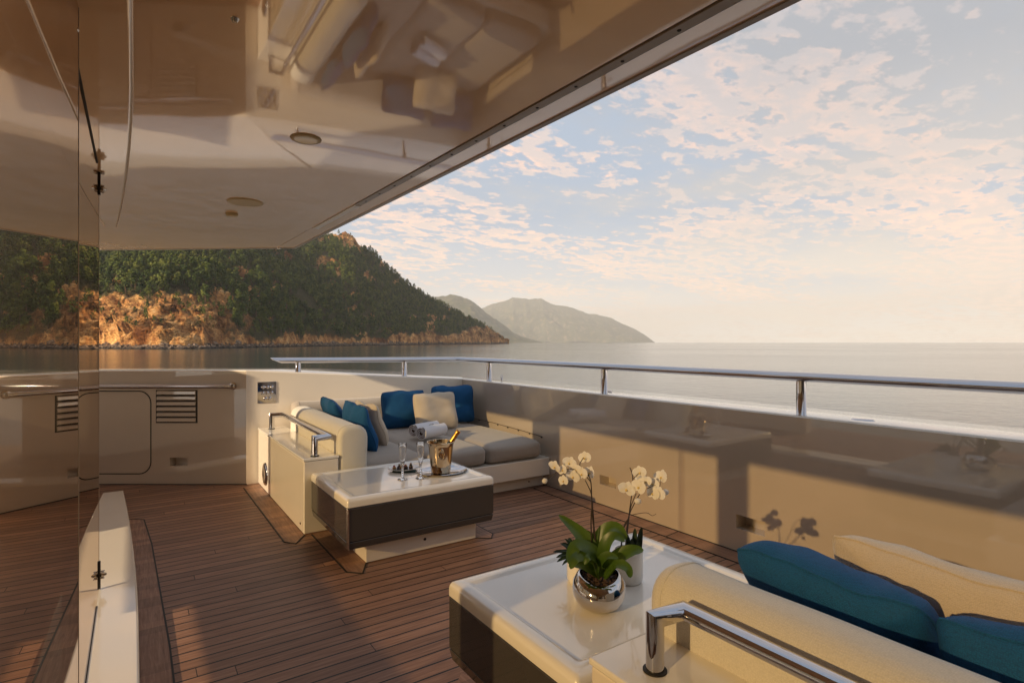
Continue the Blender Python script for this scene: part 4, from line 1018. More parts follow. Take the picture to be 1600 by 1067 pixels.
def pillow(name, label, mat, c, wdir, hdir, w, h, t, seed=0, grp=None, crease=.5, ear=.03, sag=0, cat='cushion'):
    c = Vector(c); wd = Vector(wdir).normalized(); hd = Vector(hdir).normalized(); nd = wd.cross(hd).normalized(); hd = nd.cross(wd).normalized()
    th = thing(name, label, cat, c-hd*h*.5, grp)
    N = 30; rnd = random.Random(seed); ph = [rnd.uniform(0, 6) for _ in range(6)]
    def pt(u, v, side):
        e = (1-u*u)*(1-v*v); ee = max(0, e)
        ox = w/2*u*(1-.03*(1-v*v))-w*.05*u*abs(v)**7+ear*u*abs(u*v)**5*.25; oy = h/2*v*(1-.025*(1-u*u))-h*.05*v*abs(u)**7+ear*v*abs(u*v)**5*.25
        T = t/2*((1-abs(u)**4.5)**.5)*((1-abs(v)**2.4)**.52)
        q = Vector((u*2.1+ph[0], v*2.1+ph[1], side*.9+seed))
        wr = mnoise.noise(q)*.16+mnoise.noise(q*2.3)*.09*crease
        # radiating corner creases
        cr = 0
        for sx in (-1, 1):
            for sy in (-1, 1):
                dx, dy = u-sx, v-sy; rr = math.hypot(dx, dy); a = math.atan2(dy, dx)
                cr += math.sin(a*6+ph[2]+sx)*math.exp(-rr*2.6)*.16*crease
        T = T*(1+wr+cr)
        oz = side*T
        # edge wave
        ez = (math.sin(u*3+ph[3])*.012+math.sin(v*4+ph[4])*.010)*1.0; oy += (math.sin(u*5+ph[5])*.006+mnoise.noise(Vector((u*3, seed, v)))*.012)*(v > 0)*v
        sg = -sag*(1-u*u)*(v > 0)*v
        return c+wd*ox+hd*(oy+sg)+nd*(oz+ez)
    mb = MB()
    vals = [math.sin(math.pi/2*(-1+2*i/N)) for i in range(N+1)]
    for side in (-1, 1): mb.grid([[pt(u, v, side) for u in vals] for v in vals])
    o = mb.build('cover', mat, th, smooth=180)
    # piping round the seam
    path = [pt(u, -1, 0) for u in vals]+[pt(1, v, 0) for v in vals[1:]]+[pt(u, 1, 0) for u in reversed(vals[:-1])]+[pt(-1, v, 0) for v in reversed(vals[:-1])]
    m2 = MB(); m2.tube(path, .0042, 7, caps=False); m2.build('piping', mat, th, smooth=180)
    return th

def console(y0, y1, ynear, label, disc=None):
    t = thing('side_console', label, 'console', (1.14, (y0+y1)/2, 0))
    mb = MB(); mb.box(1.02, 1.272, y0, y1, .004, .53); mb.build('cabinet', M['gelcoat'], t, smooth=0, bevel=.008, seg=3)
    mb = MB(); mb.box(1.014, 1.276, y0-.004, y1+(.004 if y1 < 3 else 0), .532, .552); mb.build('counter', M['tabletop'], t, smooth=0, bevel=.006, seg=3)
    # low grab bar: two posts, mitred arms, long bar against the cushion
    yn = ynear; s = 1 if y0 > 3 else -1; yf = yn+s*1.58
    mb = MB(); X0, X1, zt = 1.115, 1.215, .685
    path = [(X0, yn, .552), (X0, yn, zt), (X1, yn+s*.01, zt), (X1, yf-s*.01, zt), (X0, yf, zt), (X0, yf, .552)]
    mb.tube(path[:3]+path[3:], .0235, 24, up=None)
    g = mb.build('grab_bar', M['chrome'], t, smooth=50)
    for y in (yn, yf):
        mb = MB(); mb.lathe([(.031, 0), (.031, .004), (.027, .006)], (X0, y, .552), 24); mb.build('foot_ring', M['black'], t, smooth=40)
    if disc:
        c = disc; mb = MB(); mb.lathe([(0, .012), (.05, .016), (.075, .018), (.095, .014), (.105, .006), (.108, 0)], c, 40, axis=(-1, 0, 0)); d = mb.build('round_vent', M['chrome'], t, smooth=50)
        for a in range(4):
            mb = MB(); mb.lathe([(0, .004), (.005, .003), (.006, 0)], (c[0]-.012, c[1]+math.cos(a*1.57+.4)*.088, c[2]+math.sin(a*1.57+.4)*.088), 8, axis=(-1, 0, 0)); mb.build('screw', M['steel'], t)
    mb = MB(); mb.lathe([(0, .006), (.008, .005), (.010, 0)], (1.02, y0+.10 if s > 0 else y1-.1, .06), 10, axis=(-1, 0, 0)); mb.build('stud', M['steel'], t)
    return t
console(4.20, 6.0, 4.27, 'white gloss side console behind the far sofa with chrome bar and round vent', (1.02, 5.63, .165))
console(-1.2, 1.125, .985, 'white gloss side console in the near corner with heavy chrome bar')

def sofa(far):
    s = 1 if far else -1; Y = lambda y: y if far else 2.70*2-y-.02
    lab = 'far corner sofa with taupe seat cushions and cream bolsters against the bulwark' if far else 'near sofa with rounded cream weave bolster in the lower right corner'
    t = thing('corner_sofa', lab, 'sofa', (2.3, Y(5.1), 0))
    def bx(x0, x1, ya, yb, z0, z1): 
        a, b = sorted((Y(ya), Y(yb))); return x0, x1, a, b, z0, z1
    mb = MB(); mb.box(*bx(1.275, 3.338 if far else 2.66, 4.27, 6.01, .12, .285)); mb.build('base', M['gelcoat'], t, smooth=0, bevel=.006)
    mb = MB(); mb.box(*bx(1.29, 3.336 if far else 2.6, 4.37, 6.0, .004, .119)); mb.build('toe_kick', M['gelcoat'], t, smooth=0)
    if far:
        mb = MB(); mb.lathe([(0, .005), (.008, .004), (.009, 0)], (3.16, 4.37, .055), 10, axis=(0, -1, 0)); mb.build('stud', M['steel'], t)
    for i, (x0, x1) in enumerate(((1.50, 2.045), (2.05, 2.645), (2.655, 3.27))[:3 if far else 2]):
        mb = softbox(*bx(x0, x1, 4.29, 5.84, .29, .455), r=.055, puff=.022, seed=i+(0 if far else 5))
        mb.build('seat_cushion', M['grey_fab'] if i else M['cream_fab'] if False else M['grey_fab'], t, smooth=180)
    zt = .765 if far else .725
    # along the console
    ya, yb = (4.20, 5.80) if far else (1.155, -.55)
    pr = rprof(-.125, .105, .40, zt, .085, .10, lean=.0)
    if far: bolster(t, M['cream_fab'], (1.40, ya, 0), (1.40, yb, 0), pr, seed=3)
    else: bolster(t, M['cream_fab'], (1.395, yb, 0), (1.395, ya, 0), pr, seed=9)
    if far:
        pr = rprof(-.10, .10, .40, .80, .08, .06)
        bolster(t, M['grey_fab'], (3.30, 5.90, 0), (1.32, 5.90, 0), pr, seed=5)
    # cover cord with studs on the wall
    if far:
        c = thing('cover_cord', 'thin dark cord with studs strung along the wall above the seat', 'cord', (XW, 4.9, .5))
        pts = [(XW-.006, 5.75, .50), (XW-.006, 5.3, .50), (XW-.006, 4.75, .485), (XW-.006, 4.38, .47)]
        mb = MB(); mb.tube(pts, .0035, 6); mb.build('cord', M['string'], c)
        for k in range(7):
            q = k/6; y = 5.6-1.2*q; z = .50-.03*q*q
            mb = MB(); mb.lathe([(0, .012), (.007, .01), (.008, 0)], (XW, y, z-.008), 8, axis=(-1, 0, 0)); mb.build('stud', M['black'], c)
sofa(True); sofa(False)

def table(x0, x1, y0, y1, label, near):
    t = thing('coffee_table', label, 'table', ((x0+x1)/2, (y0+y1)/2, 0))
    # top with raised rounded rim and sunken field
    mb = MB(); r = .03
    def loop(i, z, rr=.016):
        pts = []
        a0, a1, b0, b1 = x0+i, x1-i, y0+i, y1-i; rr = max(.012, rr-i*.4)
        for cx, cy, s in ((a1-rr, b1-rr, 0), (a0+rr, b1-rr, 90), (a0+rr, b0+rr, 180), (a1-rr, b0+rr, 270)):
            for k in range(6): a = R_(s+90*k/5); pts.append((cx+rr*math.cos(a), cy+rr*math.sin(a), z))
        return pts
    prof = [(.004, .392), (0, .396), (0, .425), (.003, .437), (.010, .446), (.020, .450), (.058, .450), (.062, .4485), (.070, .4415), (.078, .441)]
    mb.grid([loop(i, z) for i, z in prof], closed=True)
    last = loop(.078, .441); mb.add(last, [tuple(range(len(last)))]); f0 = loop(.004, .392); mb.add(f0, [tuple(range(len(f0)))])
    mb.build('table_top', M['tabletop'], t, smooth=40)
    # dark apron boxes: upper and lower band with a fine groove
    e = .004
    mb = MB(); mb.box(x0+e, x1-e, y0+e, y1-e, .185, .388); mb.build('apron', M['charcoal'], t, smooth=0, bevel=.004)
    mb = MB(); mb.prism([(x0+e, y0+e), (x1-e, y0+e), (x1-e, y1-e), (x0+e, y1-e)], .183, .184)
    mb = MB(); n = 4
    a = [(x0+e, y0+e, .181), (x1-e, y0+e, .181), (x1-e, y1-e, .181), (x0+e, y1-e, .181)]; i = .05
    b = [(x0+e+.01, y0+e+.01, .135), (x1-e-.01, y0+e+.01, .135), (x1-e-.01, y1-e-.01, .135), (x0+e+.01, y1-e-.01, .135)]
    mb.grid([a, b], closed=True); mb.add(b, [(0, 1, 2, 3)]); mb.add(a, [(0, 1, 2, 3)]); mb.build('lower_band', M['charcoal'], t, smooth=0, bevel=.004)
    # bright metal corner strip
    mb = MB(); mb.tube([(x0+e+.004, y0+e+.004, .14), (x0+e+.004, y0+e+.004, .388)], .009, 12); mb.build('corner_strip', M['steel'], t, smooth=60)
    mb = MB(); mb.box(x0+.15, x1-.10, y0+.09, y1-.1, .004, .134); mb.build('plinth', M['gelcoat'], t, smooth=0, bevel=.004)
    mb = MB(); mb.lathe([(0, .006), (.009, .005), (.010, 0)], ((x0+x1)/2+.03, y0+.09, .075), 10, axis=(0, -1, 0)); mb.build('stud', M['black'], t)
table(1.065, 2.12, 3.35, 4.19, 'dark sided coffee table holding the champagne bucket, white top', False)
table(1.035, 2.09, 1.20, 1.985, 'near coffee table with white sunken top carrying the orchids', True)
TZ = .4415

# ---- cushions
pillow('throw_pillow', 'teal pillow at the far wall, left of the beige one', M['blue_pil'], (2.44, 5.70, .672), (1, -.05, 0), (0, .16, 1), .50, .40, .16, 1, crease=.6)
pillow('throw_pillow', 'teal pillow in the sofa corner behind the beige one', M['blue_pil'], (3.02, 5.66, .695), (1, -.22, 0), (0, .2, 1), .50, .42, .16, 2, crease=.6)
pillow('throw_pillow', 'square beige pillow between the two teal pillows at the far wall', M['beige_pil'], (2.66, 5.38, .665), (1, -.12, .04), (.02, .28, 1), .47, .40, .15, 3, crease=.4)
pillow('throw_pillow', 'teal pillow leaning on the far cream bolster, nearer the table', M['blue_pil'], (1.63, 4.80, .66), (.05, -1, -.04), (-.30, 0, 1), .50, .44, .15, 4, crease=.9)
pillow('throw_pillow', 'teal pillow on the far cream bolster, partly hidden nearest the switch plate', M['blue_pil'], (1.60, 5.36, .66), (0, -1, 0), (-.34, .05, 1), .48, .44, .14, 5, crease=.7)
pillow('throw_pillow', 'beige pillow leaning in front of the teal pair on the far sofa', M['beige_pil'], (1.80, 5.00, .645), (.06, -1, -.03), (-.32, 0, 1), .50, .42, .14, 6, crease=.8)
pillow('throw_pillow', 'long teal pillow with a pointed corner behind the near cream bolster', M['blue_pil'], (1.745, .835, .59), (.03, -1, -.0), (-.85, 0, 1), .54, .43, .22, 7, crease=.7, ear=.0)
pillow('throw_pillow', 'teal pillow cut by the right edge, next to the longer teal one', M['blue_pil'], (1.735, .275, .58), (-.02, -1, -.0), (-.82, 0, 1), .55, .42, .23, 8, crease=.8)
pillow('throw_pillow', 'beige weave pillow behind the near teal ones towards the long wall', M['beige_pil'], (2.04, .625, .575), (.0, -1, .0), (-.70, 0, 1), .66, .43, .22, 12, crease=1.0, ear=.05)

# ---- towels
def towel(c, axis, L, r, turns, label, emb):
    c = Vector(c); ax = Vector(axis).normalized(); s = ax.cross(Vector((0, 0, 1))).normalized(); up = s.cross(ax)
    if up.z < 0: up = -up
    t = thing('rolled_towel', label, 'towel', c-Vector((0, 0, r)))
    def sp(rr0, th_, r1, mat, name, l0, l1, phase=0):
        N = int(turns*26); rows_o = []; rows_i = []
        for i in range(N+1):
            q = i/N; a = q*turns*2*math.pi+phase; R0 = .018+(r1-.018)*q
            o = s*math.cos(a)+up*math.sin(a)*.92
            rows_o.append([c+ax*x+o*(R0+mnoise.noise(Vector((x*14, a, 3)))*.0025) for x in np.linspace(-l0, l1, 10)]); rows_i.append([c+ax*x+o*(R0-th_) for x in np.linspace(-l0, l1, 10)])
        mb = MB(); mb.grid(rows_o+rows_i[::-1], closed=False)
        # close ends
        v = []; f = []
        for e in (0, 9):
            o = len(v); v += [r_[e] for r_ in rows_o]+[r_[e] for r_ in rows_i]; n = len(rows_o)
            f += [(o+i, o+i+1, o+i+1+n, o+i+n) for i in range(n-1)]
        mb.add(v, f); return mb.build(name, mat, t, smooth=50)
    sp(0, .0075, r, M['towel'], 'terry_roll', L/2, L/2)
    sp(0, .0065, r-.0085, M['towel_brown'], 'brown_band', L/2-.004, L/2-.01, 0)
    if emb:
        o0 = c+ax*(L*.16); mb = MB(); nn = (up*.92-s*.30).normalized() if False else None
        def on(a, x): o = s*math.cos(a)*math.copysign(1, -1)+up*math.sin(a)*.92; return o0+ax*x+(s*math.cos(a)+up*math.sin(a)*.92)*(r+.0035)
        for k in (1.0, .6):
            pts = [on(emb+.26*k*math.sin(th)*(1 if True else 1), .026*k*math.cos(th)*(1+.25*math.cos(2*th))) for th in [2*math.pi*i/20 for i in range(21)]]
            mb.tube(pts, .0016, 5, caps=False)
        mb.build('emblem', M['emblem'], t)
c1 = Vector((2.41, 5.02, .50)); tax = Vector((.96, .22, 0))
towel((2.33, 4.79, .562), (.92, .40, 0), .31, .070, 3.2, 'front white rolled towel with grey emblem and brown spiral end', 2.25)
towel((2.33, 4.955, .566), (.92, .36, 0), .31, .070, 3.2, 'rear white rolled towel partly behind the front roll', 2.05)

# ---- champagne service
def service():
    c = Vector((1.885, 3.70, TZ))
    t = thing('tray', 'oval mirror steel tray under the champagne bucket', 'tray', c)
    mb = MB(); mb.lathe([(0, .004), (.125, .004), (.145, .007), (.158, .014), (.168, .016), (.170, .013), (.150, .003), (.13, .0), (0, 0)], c, 64, sx=1.12, sy=.92); mb.build('tray_body', M['chrome'], t, smooth=60)
    bz = TZ+.0045; b = Vector((1.868, 3.69, bz))
    t = thing('ice_bucket', 'tapered silver champagne bucket with ring handles on the tray', 'ice bucket', b)
    mb = MB(); mb.lathe([(0, .0), (.066, 0), (.070, .003), (.072, .010), (.080, .09), (.090, .19), (.0935, .212), (.101, .218), (.103, .223), (.100, .227), (.095, .226), (.088, .19), (.078, .09), (.069, .012), (0, .010)], b, 56); mb.build('bucket', M['silver'], t, smooth=45)
    view = Vector((-b.x, -b.y, 0)).normalized(); side = Vector((-view.y, view.x, 0))
    for sgn, dirv in ((1, (view*1.0+side*.05).normalized()), (-1, -(view*1.0+side*.05).normalized())):
        p = b+dirv*.088+Vector((0, 0, .172)); tang = Vector((-dirv.y, dirv.x, 0))
        mb = MB(); mb.lathe([(.016, 0), (.017, .004), (.010, .010), (.007, .016), (0, .018)], p, 20, axis=dirv)
        mb.tube([p+dirv*.012+tang*math.sin(a)*.019+Vector((0, 0, -.024-math.cos(a)*-.034)) for a in [2*math.pi*i/24 for i in range(25)]], .0042, 8, caps=False)
        mb.build('ring_handle', M['silver'], t, smooth=60)
    ax = (side*-.0+RT*.55+Vector((0, 0, .84))+FW*.02).normalized()
    o = b+RT*(-.045)+Vector((0, 0, .035))
    bt = thing('champagne_bottle', 'champagne bottle with gold foil neck leaning out of the bucket', 'bottle', o)
    mb = MB(); mb.lathe([(.036, 0), (.041, .01), (.041, .14), (.038, .165), (.026, .20), (.018, .225), (.0155, .25)], o, 28, axis=ax); mb.build('bottle_body', M['bottle'], bt, smooth=60)
    mb = MB(); mb.lathe([(.0185, .218), (.0168, .25), (.0158, .285), (.0165, .292), (.0175, .30), (.0178, .318), (.014, .324), (0, .326)], o, 24, axis=ax); mb.build('foil', M['foil'], bt, smooth=40)
    def flute(c, label):
        t = thing('champagne_flute', label, 'glass', c)
        pr = [(0, .0), (.034, .0), (.035, .002), (.030, .006), (.012, .012), (.008, .018), (.0135, .027), (.0075, .035), (.0125, .044), (.0068, .052), (.011, .060), (.006, .068), (.0095, .076), (.0055, .083), (.008, .090), (.011, .104), (.0165, .130), (.022, .170), (.0262, .215), (.0285, .252), (.0280, .2525), (.0250, .215), (.0205, .170), (.0150, .130), (.0085, .106), (0, .101)]
        mb = MB(); mb.lathe(pr, c, 28); mb.build('glass_body', M['crystal'], t, smooth=50)
    flute(at(629, 749, TZ), 'crystal champagne flute with beaded stem, left of the pair')
    flute(at(657, 747, TZ), 'crystal champagne flute with beaded stem closest to the bucket')
    c = Vector((1.675, 3.915, TZ))
    t = thing('snack_plate', 'small round plate of dark canapes behind the flutes', 'plate', c)
    mb = MB(); mb.lathe([(0, 0), (.055, 0), (.06, .004), (.098, .018), (.104, .021), (.103, .024), (.06, .009), (0, .006)], c, 48, sx=1.15); mb.build('plate_body', M['ceramic'], t, smooth=50)
    cols = [('berry_red', (.32, .02, .015)), ('chocolate', (.035, .016, .010)), ('pastry', (.42, .22, .08)), ('olive_dark', (.05, .05, .02)), ('cream_top', (.6, .5, .35))]
    mt = [bumpnoise(pmat(n, k, .4), 90, .5, .004) for n, k in cols]
    r = random.Random(4); k = 0
    for i in range(11):
        a = i*2.4; rr = .017*math.sqrt(i)*1.18; x = c.x+rr*math.cos(a)*1.2; y = c.y+rr*math.sin(a)
        bi = [1, 2, 1, 3, 1, 2, 1, 1, 3, 2, 1][i]; ti = [0, 4, 2, 0, 1, 3, 4, 0, 2, 0, 3][i]; nm = ['red', 'dark brown', 'golden', 'olive', 'cream']
        spot = ['in the middle', 'beside the middle', 'near the flutes', 'near the napkin', 'at the far side', 'at the left', 'near the bucket', 'at the rim', 'by the front rim', 'by the back rim', 'at the left rim'][i]
        g = thing('canape', f'small {nm[bi]} canape with {nm[ti]} topping {spot} on the snack plate', 'canape', (x, y, TZ+.008), 'canapes on the snack plate')
        h = r.uniform(.018, .030); mb = MB(); mb.lathe([(.008, 0), (.014, .004), (.0145, h*.6), (.011, h*.85), (0, h*.9)], (x, y, TZ+.008), 10, sx=r.uniform(.8, 1.3)); mb.build('bite', mt[bi], g, smooth=60)
        mb = MB(); mb.lathe([(.003, 0), (.008, .004), (.007, .011), (0, .014)], (x+r.uniform(-.003, .003), y, TZ+.006+h*.88), 8); mb.build('topping', mt[ti], g, smooth=60)
    c = at(632, 737, TZ); t = thing('napkin', 'folded dark green napkin lying before the snack plate', 'napkin', c)
    rows = []
    for i in range(15):
        u = -1+2*i/14; rows.append([c+RT*(u*.085)+FW*(v*.040*(1-.35*abs(u)))+Vector((0, 0, .004+.016*max(0, 1-v*v)*(.6+.4*mnoise.noise(Vector((u*3, v*3, 1)))+.15))) for v in np.linspace(-1, 1, 9)])
    mb = MB(); mb.grid(rows); o = mb.build('folded_cloth', M['napkin'], t, smooth=60); sm = o.modifiers.new('s', 'SOLIDIFY'); sm.thickness = .004
service()

# ---- plants
def leaf(mb, pts, wid, cup=.25, n=14, face=.6):
    P = [Vector(p) for p in pts]
    # catmull-rom
    def cr(t):
        k = len(P)-1; x = t*k; i = min(int(x), k-1); f = x-i
        p0 = P[max(i-1, 0)]; p1 = P[i]; p2 = P[i+1]; p3 = P[min(i+2, k)]
        return .5*((2*p1)+(p2-p0)*f+(2*p0-5*p1+4*p2-p3)*f*f+(3*p1-p0-3*p2+p3)*f**3)
    rows = []
    for i in range(n+1):
        t = i/n; c = cr(t); tg = (cr(min(1, t+.02))-cr(max(0, t-.02))).normalized()
        hint = Vector((0, 0, .6))+(Vector((0, 0, H))-c).normalized()*face; s = tg.cross(hint); s = s.normalized() if s.length > .05 else RT.copy()
        up = s.cross(tg).normalized()
        w = wid*(math.sin(math.pi*min(1, t**.75*.93+.06)))**.62 if t < 1 else .001
        rows.append([c+s*w*a+up*w*cup*a*a+up*w*.0 for a in (-1, -.66, -.33, 0, .33, .66, 1)])
    mb.grid(rows)
def flower(par, c, face, size, seed):
    """white moth orchid: three sepals, two round petals, small lip"""
    c = Vector(c); f = Vector(face).normalized(); r = random.Random(seed)
    up = Vector((0, 0, 1)); s = f.cross(up).normalized(); up = s.cross(f).normalized()
    roll = r.uniform(-.4, .4); s, up = s*math.cos(roll)+up*math.sin(roll), up*math.cos(roll)-s*math.sin(roll)
    mb = MB()
    def petal(ang, L, W, bend, base=0.0, pw=.6):
        d = up*math.cos(ang)+s*math.sin(ang); q = f.cross(d); rows = []
        for i in range(8):
            t = i/7; w = W*math.sin(math.pi*min(.985, .08+t*.92))**pw
            rows.append([c+d*(base+L*t)+q*w*a+f*(bend*t*t+.10*W*(1-a*a)-.02*L*math.sin(a*5+seed)*t) for a in (-1, -.5, 0, .5, 1)])
        mb.grid(rows)
    S = size
    petal(0, S*.95, S*.42, -.15*S); petal(2.25, S*.9, S*.36, .1*S); petal(-2.25, S*.9, S*.36, .1*S)
    petal(1.45, S*1.05, S*.66, r.uniform(-.1, .3)*S, 0, .5); petal(-1.45, S*1.05, S*.66, r.uniform(-.1, .3)*S, 0, .5)
    o = mb.build('flower', M['petal'], par, smooth=180)
    mb = MB(); mb.lathe([(S*.04, 0), (S*.14, S*.12), (S*.10, S*.3), (0, S*.36)], c, 8, axis=(f-up*.7)); mb.build('lip', M['lip'], o, smooth=180)
Z3 = lambda zx, zy: (840+zx/4.105, 700+zy/4.105)   # enlargement -> photo pixels
def curve3(pts, d): return [pd(*Z3(x, y), dd) for (x, y), dd in zip(pts, d if hasattr(d, '__len__') else [d]*len(pts))]
def smooth_path(P, n=6):
    P = [Vector(p) for p in P]; out = []; k = len(P)-1
    for i in range(k):
        p0 = P[max(i-1, 0)]; p1 = P[i]; p2 = P[i+1]; p3 = P[min(i+2, k)]
        for j in range(n):
            f = j/n; out.append(.5*((2*p1)+(p2-p0)*f+(2*p0-5*p1+4*p2-p3)*f*f+(3*p1-p0-3*p2+p3)*f**3))
    return out+[P[-1]]
def plants():
    pc = Vector((1.40, 1.50, TZ)); bd = pc.dot(FW)   # depth of the silver pot
    t = thing('silver_pot', 'rounded mirror silver pot with a scooped rim holding the orchid', 'pot', pc)
    mb = MB(); prof = [(.0, 0), (.044, 0), (.064, .005), (.086, .020), (.0985, .044), (.102, .066), (.098, .092), (.086, .113), (.078, .122)]
    n = 64; v = []; f = []
    vw = Vector((-pc.x, -pc.y, 0)).normalized(); a0 = math.atan2(vw.y, vw.x)
    rings = prof+[(.074, .122), (.080, .110), (.084, .092)]
    for k, (r, z) in enumerate(rings):
        for j in range(n):
            a = 2*math.pi*j/n; dip = .018*max(0, math.cos(a-a0-.15))**2*max(0, (z-.04)/.082) if z > .04 else 0
            rr = r*(1+.05*math.cos(2*(a-a0)))
            v.append((pc.x+rr*math.cos(a), pc.y+rr*math.sin(a), pc.z+z-dip))
    for k in range(len(rings)-1):
        for j in range(n): f.append((k*n+j, k*n+(j+1) % n, (k+1)*n+(j+1) % n, (k+1)*n+j))
    f.append(tuple(range(n-1, -1, -1)))
    mb.add(v, f); mb.build('pot_body', M['potsilver'], t, smooth=50)
    mb = MB(); mb.lathe([(.084, .0), (.06, .010), (.03, .016), (0, .018)], pc+Vector((0, 0, .084)), 30, caps=False)
    rb = random.Random(3)
    for i in range(170):
        an = rb.uniform(0, 6.28); rr = .074*math.sqrt(rb.random()); p = pc+Vector((rr*math.cos(an), rr*math.sin(an), .088+.018*(1-(rr/.08)**2)+rb.uniform(0, .008)))
        d1 = Vector((rb.uniform(-1, 1), rb.uniform(-1, 1), rb.uniform(-.5, .5))).normalized()*rb.uniform(.004, .009); d2 = d1.cross(Vector((0, .3, 1))).normalized()*rb.uniform(.003, .005); mb.obox(p, d1, d2, d1.cross(d2).normalized()*.002)
    mb.build('bark_fill', M['soil'], t, smooth=0)
    # front orchid
    t = thing('orchid', 'white orchid in the silver pot, its arching spray leaning left', 'orchid', pc+Vector((0, 0, .11)))
    D = bd-.03
    L = [([(385, 820), (350, 680), (290, 575), (230, 510), (135, 428)], [D, D, D+.03, D+.05, D+.08], .026),
         ([(390, 820), (375, 650), (320, 560), (245, 535)], [D, D+.06, D+.1, D+.12], .020),
         ([(400, 820), (370, 680), (260, 625), (215, 690), (208, 745)], [D, D-.02, D-.03, D-.05, D-.07], .022),
         ([(400, 830), (345, 715), (250, 705), (212, 775)], [D, D-.04, D-.07, D-.09], .021),
         ([(400, 820), (395, 620), (450, 520), (520, 520), (570, 590)], [D, D+.03, D+.03, D+.0, D-.03], .024),
         ([(410, 820), (430, 640), (490, 565), (560, 600)], [D-.01, D-.03, D-.04, D-.05], .020),
         ([(420, 825), (500, 715), (600, 660), (680, 652)], [D, D-.02, D-.03, D-.03], .025),
         ([(430, 830), (500, 745), (575, 770), (597, 830)], [D-.03, D-.07, D-.09, D-.09], .017),
         ([(400, 825), (300, 760), (235, 740), (190, 720)], [D, D-.02, D-.03, D-.02], .017),
         ([(405, 825), (400, 740), (450, 690), (520, 705)], [D-.02, D-.05, D-.07, D-.08], .017),
         ([(395, 825), (380, 740), (330, 700), (300, 745)], [D-.01, D-.05, D-.08, D-.09], .015),
         ([(380, 810), (350, 670), (300, 580), (290, 520)], [D+.02, D+.08, D+.12, D+.14], .018)]
    for pts, dd, w in L:
        mb = MB(); leaf(mb, curve3(pts, dd), w*1.18); mb.build('leaf', M['leaf'], t, smooth=180)
    def stem(pts, d, r=.0026, name='stem'):
        mb = MB(); P = smooth_path(curve3(pts, d)); mb.tube(P, [r*(1-.45*i/len(P)) for i in range(len(P))], 8)
        return mb.build(name, M['stem'], t, smooth=180)
    stem([(385, 830), (368, 560), (350, 430), (345, 300), (325, 245), (305, 205)], D+.02)
    stem([(382, 830), (362, 560), (360, 470), (348, 320), (340, 210), (310, 150), (270, 110), (295, 60)], D+.03)
    stem([(362, 830), (345, 560), (343, 450), (345, 400)], D+.02, .0030, 'support_stick')
    stem([(340, 215), (290, 160), (230, 135), (175, 135), (120, 155), (60, 205)], D+.02, .0016)
    tocam = lambda c: (Vector((0, 0, 1.25))-c)
    fl = [(112, 118, .0), (162, 140, -.01), (205, 95, .02), (247, 140, 0), (302, 62, .03), (335, 158, .01), (228, 182, -.01), (166, 208, -.02), (285, 165, -.02)]
    r = random.Random(2)
    for i, (x, y, dz) in enumerate(fl):
        c = pd(*Z3(x, y), D+.02+dz); fc = tocam(c).normalized()*.7+Vector((r.uniform(-1.5, -.3), r.uniform(-.5, .5), r.uniform(-.4, .3)))
        flower(t, c, fc, .0255*(1 if i not in (1, 7) else .85), i)
    for x, y in ((45, 210),):
        mb = MB(); c = pd(*Z3(x, y), D+.02); mb.lathe([(0, -.012), (.008, -.006), (.010, .002), (.006, .010), (0, .013)], c, 12, axis=(1, .3, .2)); mb.build('bud', M['petal'], t, smooth=180)
    # white pot, right behind
    pr_ = at(1000, 908, TZ); D2 = pr_.dot(FW)
    def wpot(c, r, h, label):
        p = thing('white_pot', label, 'pot', c)
        mb = MB(); mb.lathe([(0, 0), (r*.86, 0), (r*.95, .006), (r, .02), (r, h-.004), (r*.99, h), (r*.93, h), (r*.92, h-.01), (r*.9, h-.03)], c, 48); mb.build('pot_body', M['ceramic'], p, smooth=50)
        mb = MB(); mb.lathe([(r*.91, 0), (r*.4, .006), (0, .008)], c+Vector((0, 0, h-.028)), 24); mb.build('soil_fill', M['soil'], p)
    pr_ = pr_+Vector((-.035, .03, 0))
    wpot(pr_, .058, .125, 'white cylindrical pot behind and right of the silver pot')
    pl = at(896, 872, TZ)+Vector((.03, .0, 0)); pl = pd(905, 895, 2.24); pl.z = TZ
    wpot(pl, .050, .115, 'white cylindrical pot mostly hidden left behind the silver pot')
    D2 = pr_.dot(FW); DF = 1.975; G = lambda n: [D2+(DF-D2)*(i/(n-1))**.8 for i in range(n)]
    t = thing('orchid', 'second white orchid with crossing stems rising on the right', 'orchid', pr_+Vector((0, 0, .1)))
    stem([(535, 725), (545, 540), (575, 470), (598, 400), (640, 320), (660, 288)], G(6))
    stem([(560, 725), (570, 540), (585, 440), (600, 370), (632, 290)], G(5))
    stem([(550, 725), (580, 500), (590, 400), (603, 300), (610, 200), (604, 155), (592, 125)], G(7))
    stem([(530, 725), (548, 520), (590, 440)], D2-.02, .003, 'support_stick')
    stem([(598, 430), (640, 420), (700, 414), (735, 432), (760, 420)], (D2+DF)/2, .0014)
    stem([(655, 290), (690, 240), (760, 240), (815, 275)], DF, .0014)
    stem([(610, 200), (640, 170), (660, 150)], DF, .0014)
    stem([(700, 260), (735, 245), (780, 250), (790, 195)], DF, .0014)
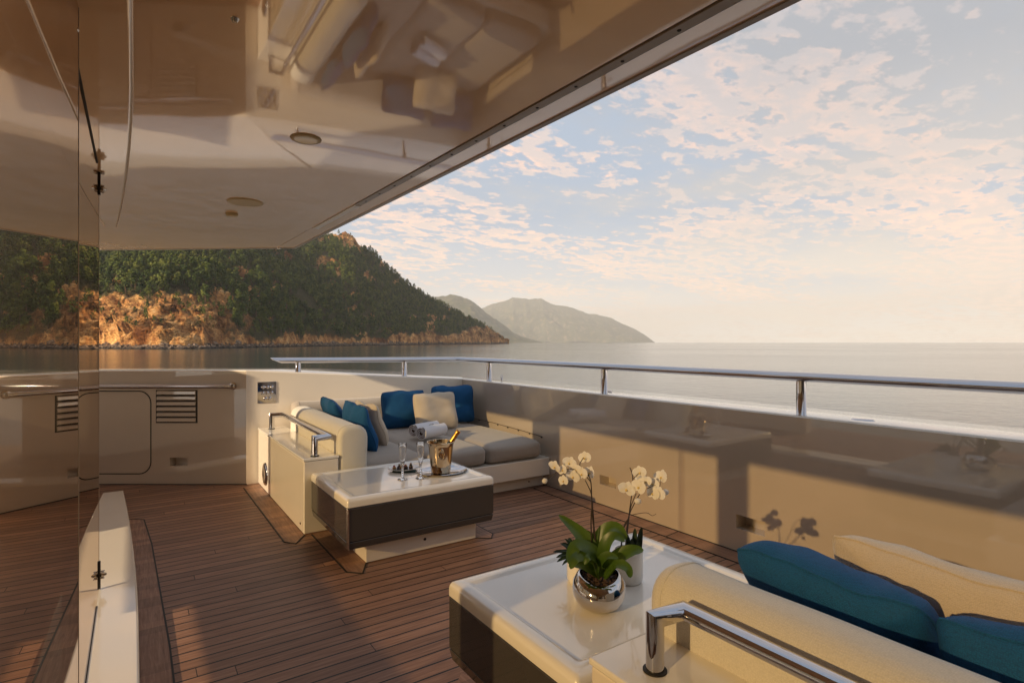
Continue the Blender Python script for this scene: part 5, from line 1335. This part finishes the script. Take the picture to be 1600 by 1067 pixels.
    fl = [(572, 262, .0, 1.15), (655, 155, 0, .95), (668, 205, .01, 1), (652, 250, -.02, 1.1), (738, 228, .01, .95), (795, 185, .02, 1.1), (740, 290, -.01, 1), (778, 292, -.02, 1), (690, 215, 0, .9)]
    for i, (x, y, dz, s) in enumerate(fl):
        c = pd(*Z3(x, y), DF+dz); fc = tocam(c).normalized()*.7+Vector((r.uniform(-1.4, -.2), r.uniform(-.5, .5), r.uniform(-.4, .3)))
        flower(t, c, fc, .0260*s, 20+i)
    for x, y in ((822, 282), (645, 340)):
        mb = MB(); c = pd(*Z3(x, y), DF); mb.lathe([(0, -.014), (.009, -.006), (.011, .002), (.007, .011), (0, .015)], c, 12, axis=(-1, .3, .2)); mb.build('bud', M['petal'], t, smooth=180)
    # dark upright leaves in the right pot
    s = thing('succulent', 'small plant with thick dark upright leaves in the right white pot', 'plant', pr_+Vector((0, 0, .09)))
    for (x0, y0, x1, y1, w, dz) in ((600, 715, 570, 545, .012, .02), (620, 715, 625, 512, .013, .03), (640, 715, 668, 505, .013, .01), (625, 720, 600, 580, .012, -.02), (650, 715, 640, 590, .010, -.02)):
        mb = MB(); leaf(mb, curve3([(x0, y0), ((x0+x1)/2, (y0+y1)/2-6), (x1, y1)], D2+dz), w, .5, 9); mb.build('leaf', M['dark_leaf'], s, smooth=180)
    # bushy dark plant in the left pot
    s = thing('succulent', 'bushy dark spiky plant spilling from the left white pot', 'plant', pl+Vector((0, 0, .09)))
    r2 = random.Random(8); mb = MB(); top = pl+Vector((-.012, 0, .10))
    for i in range(90):
        a = r2.uniform(0, 6.28); el = r2.uniform(-.35, 1.3); R0 = r2.uniform(.035, .075)
        d = Vector((math.cos(a)*math.cos(el), math.sin(a)*math.cos(el), math.sin(el)*.85)); b = top+d*R0*.35
        leaf(mb, [b, b+d*R0*.5+Vector((0, 0, .008)), b+d*R0], r2.uniform(.006, .010), .3, 4)
    mb.build('leaf_cluster', M['dark_leaf'], s, smooth=180)
plants()
print('OBJECTS', len(bpy.data.objects))
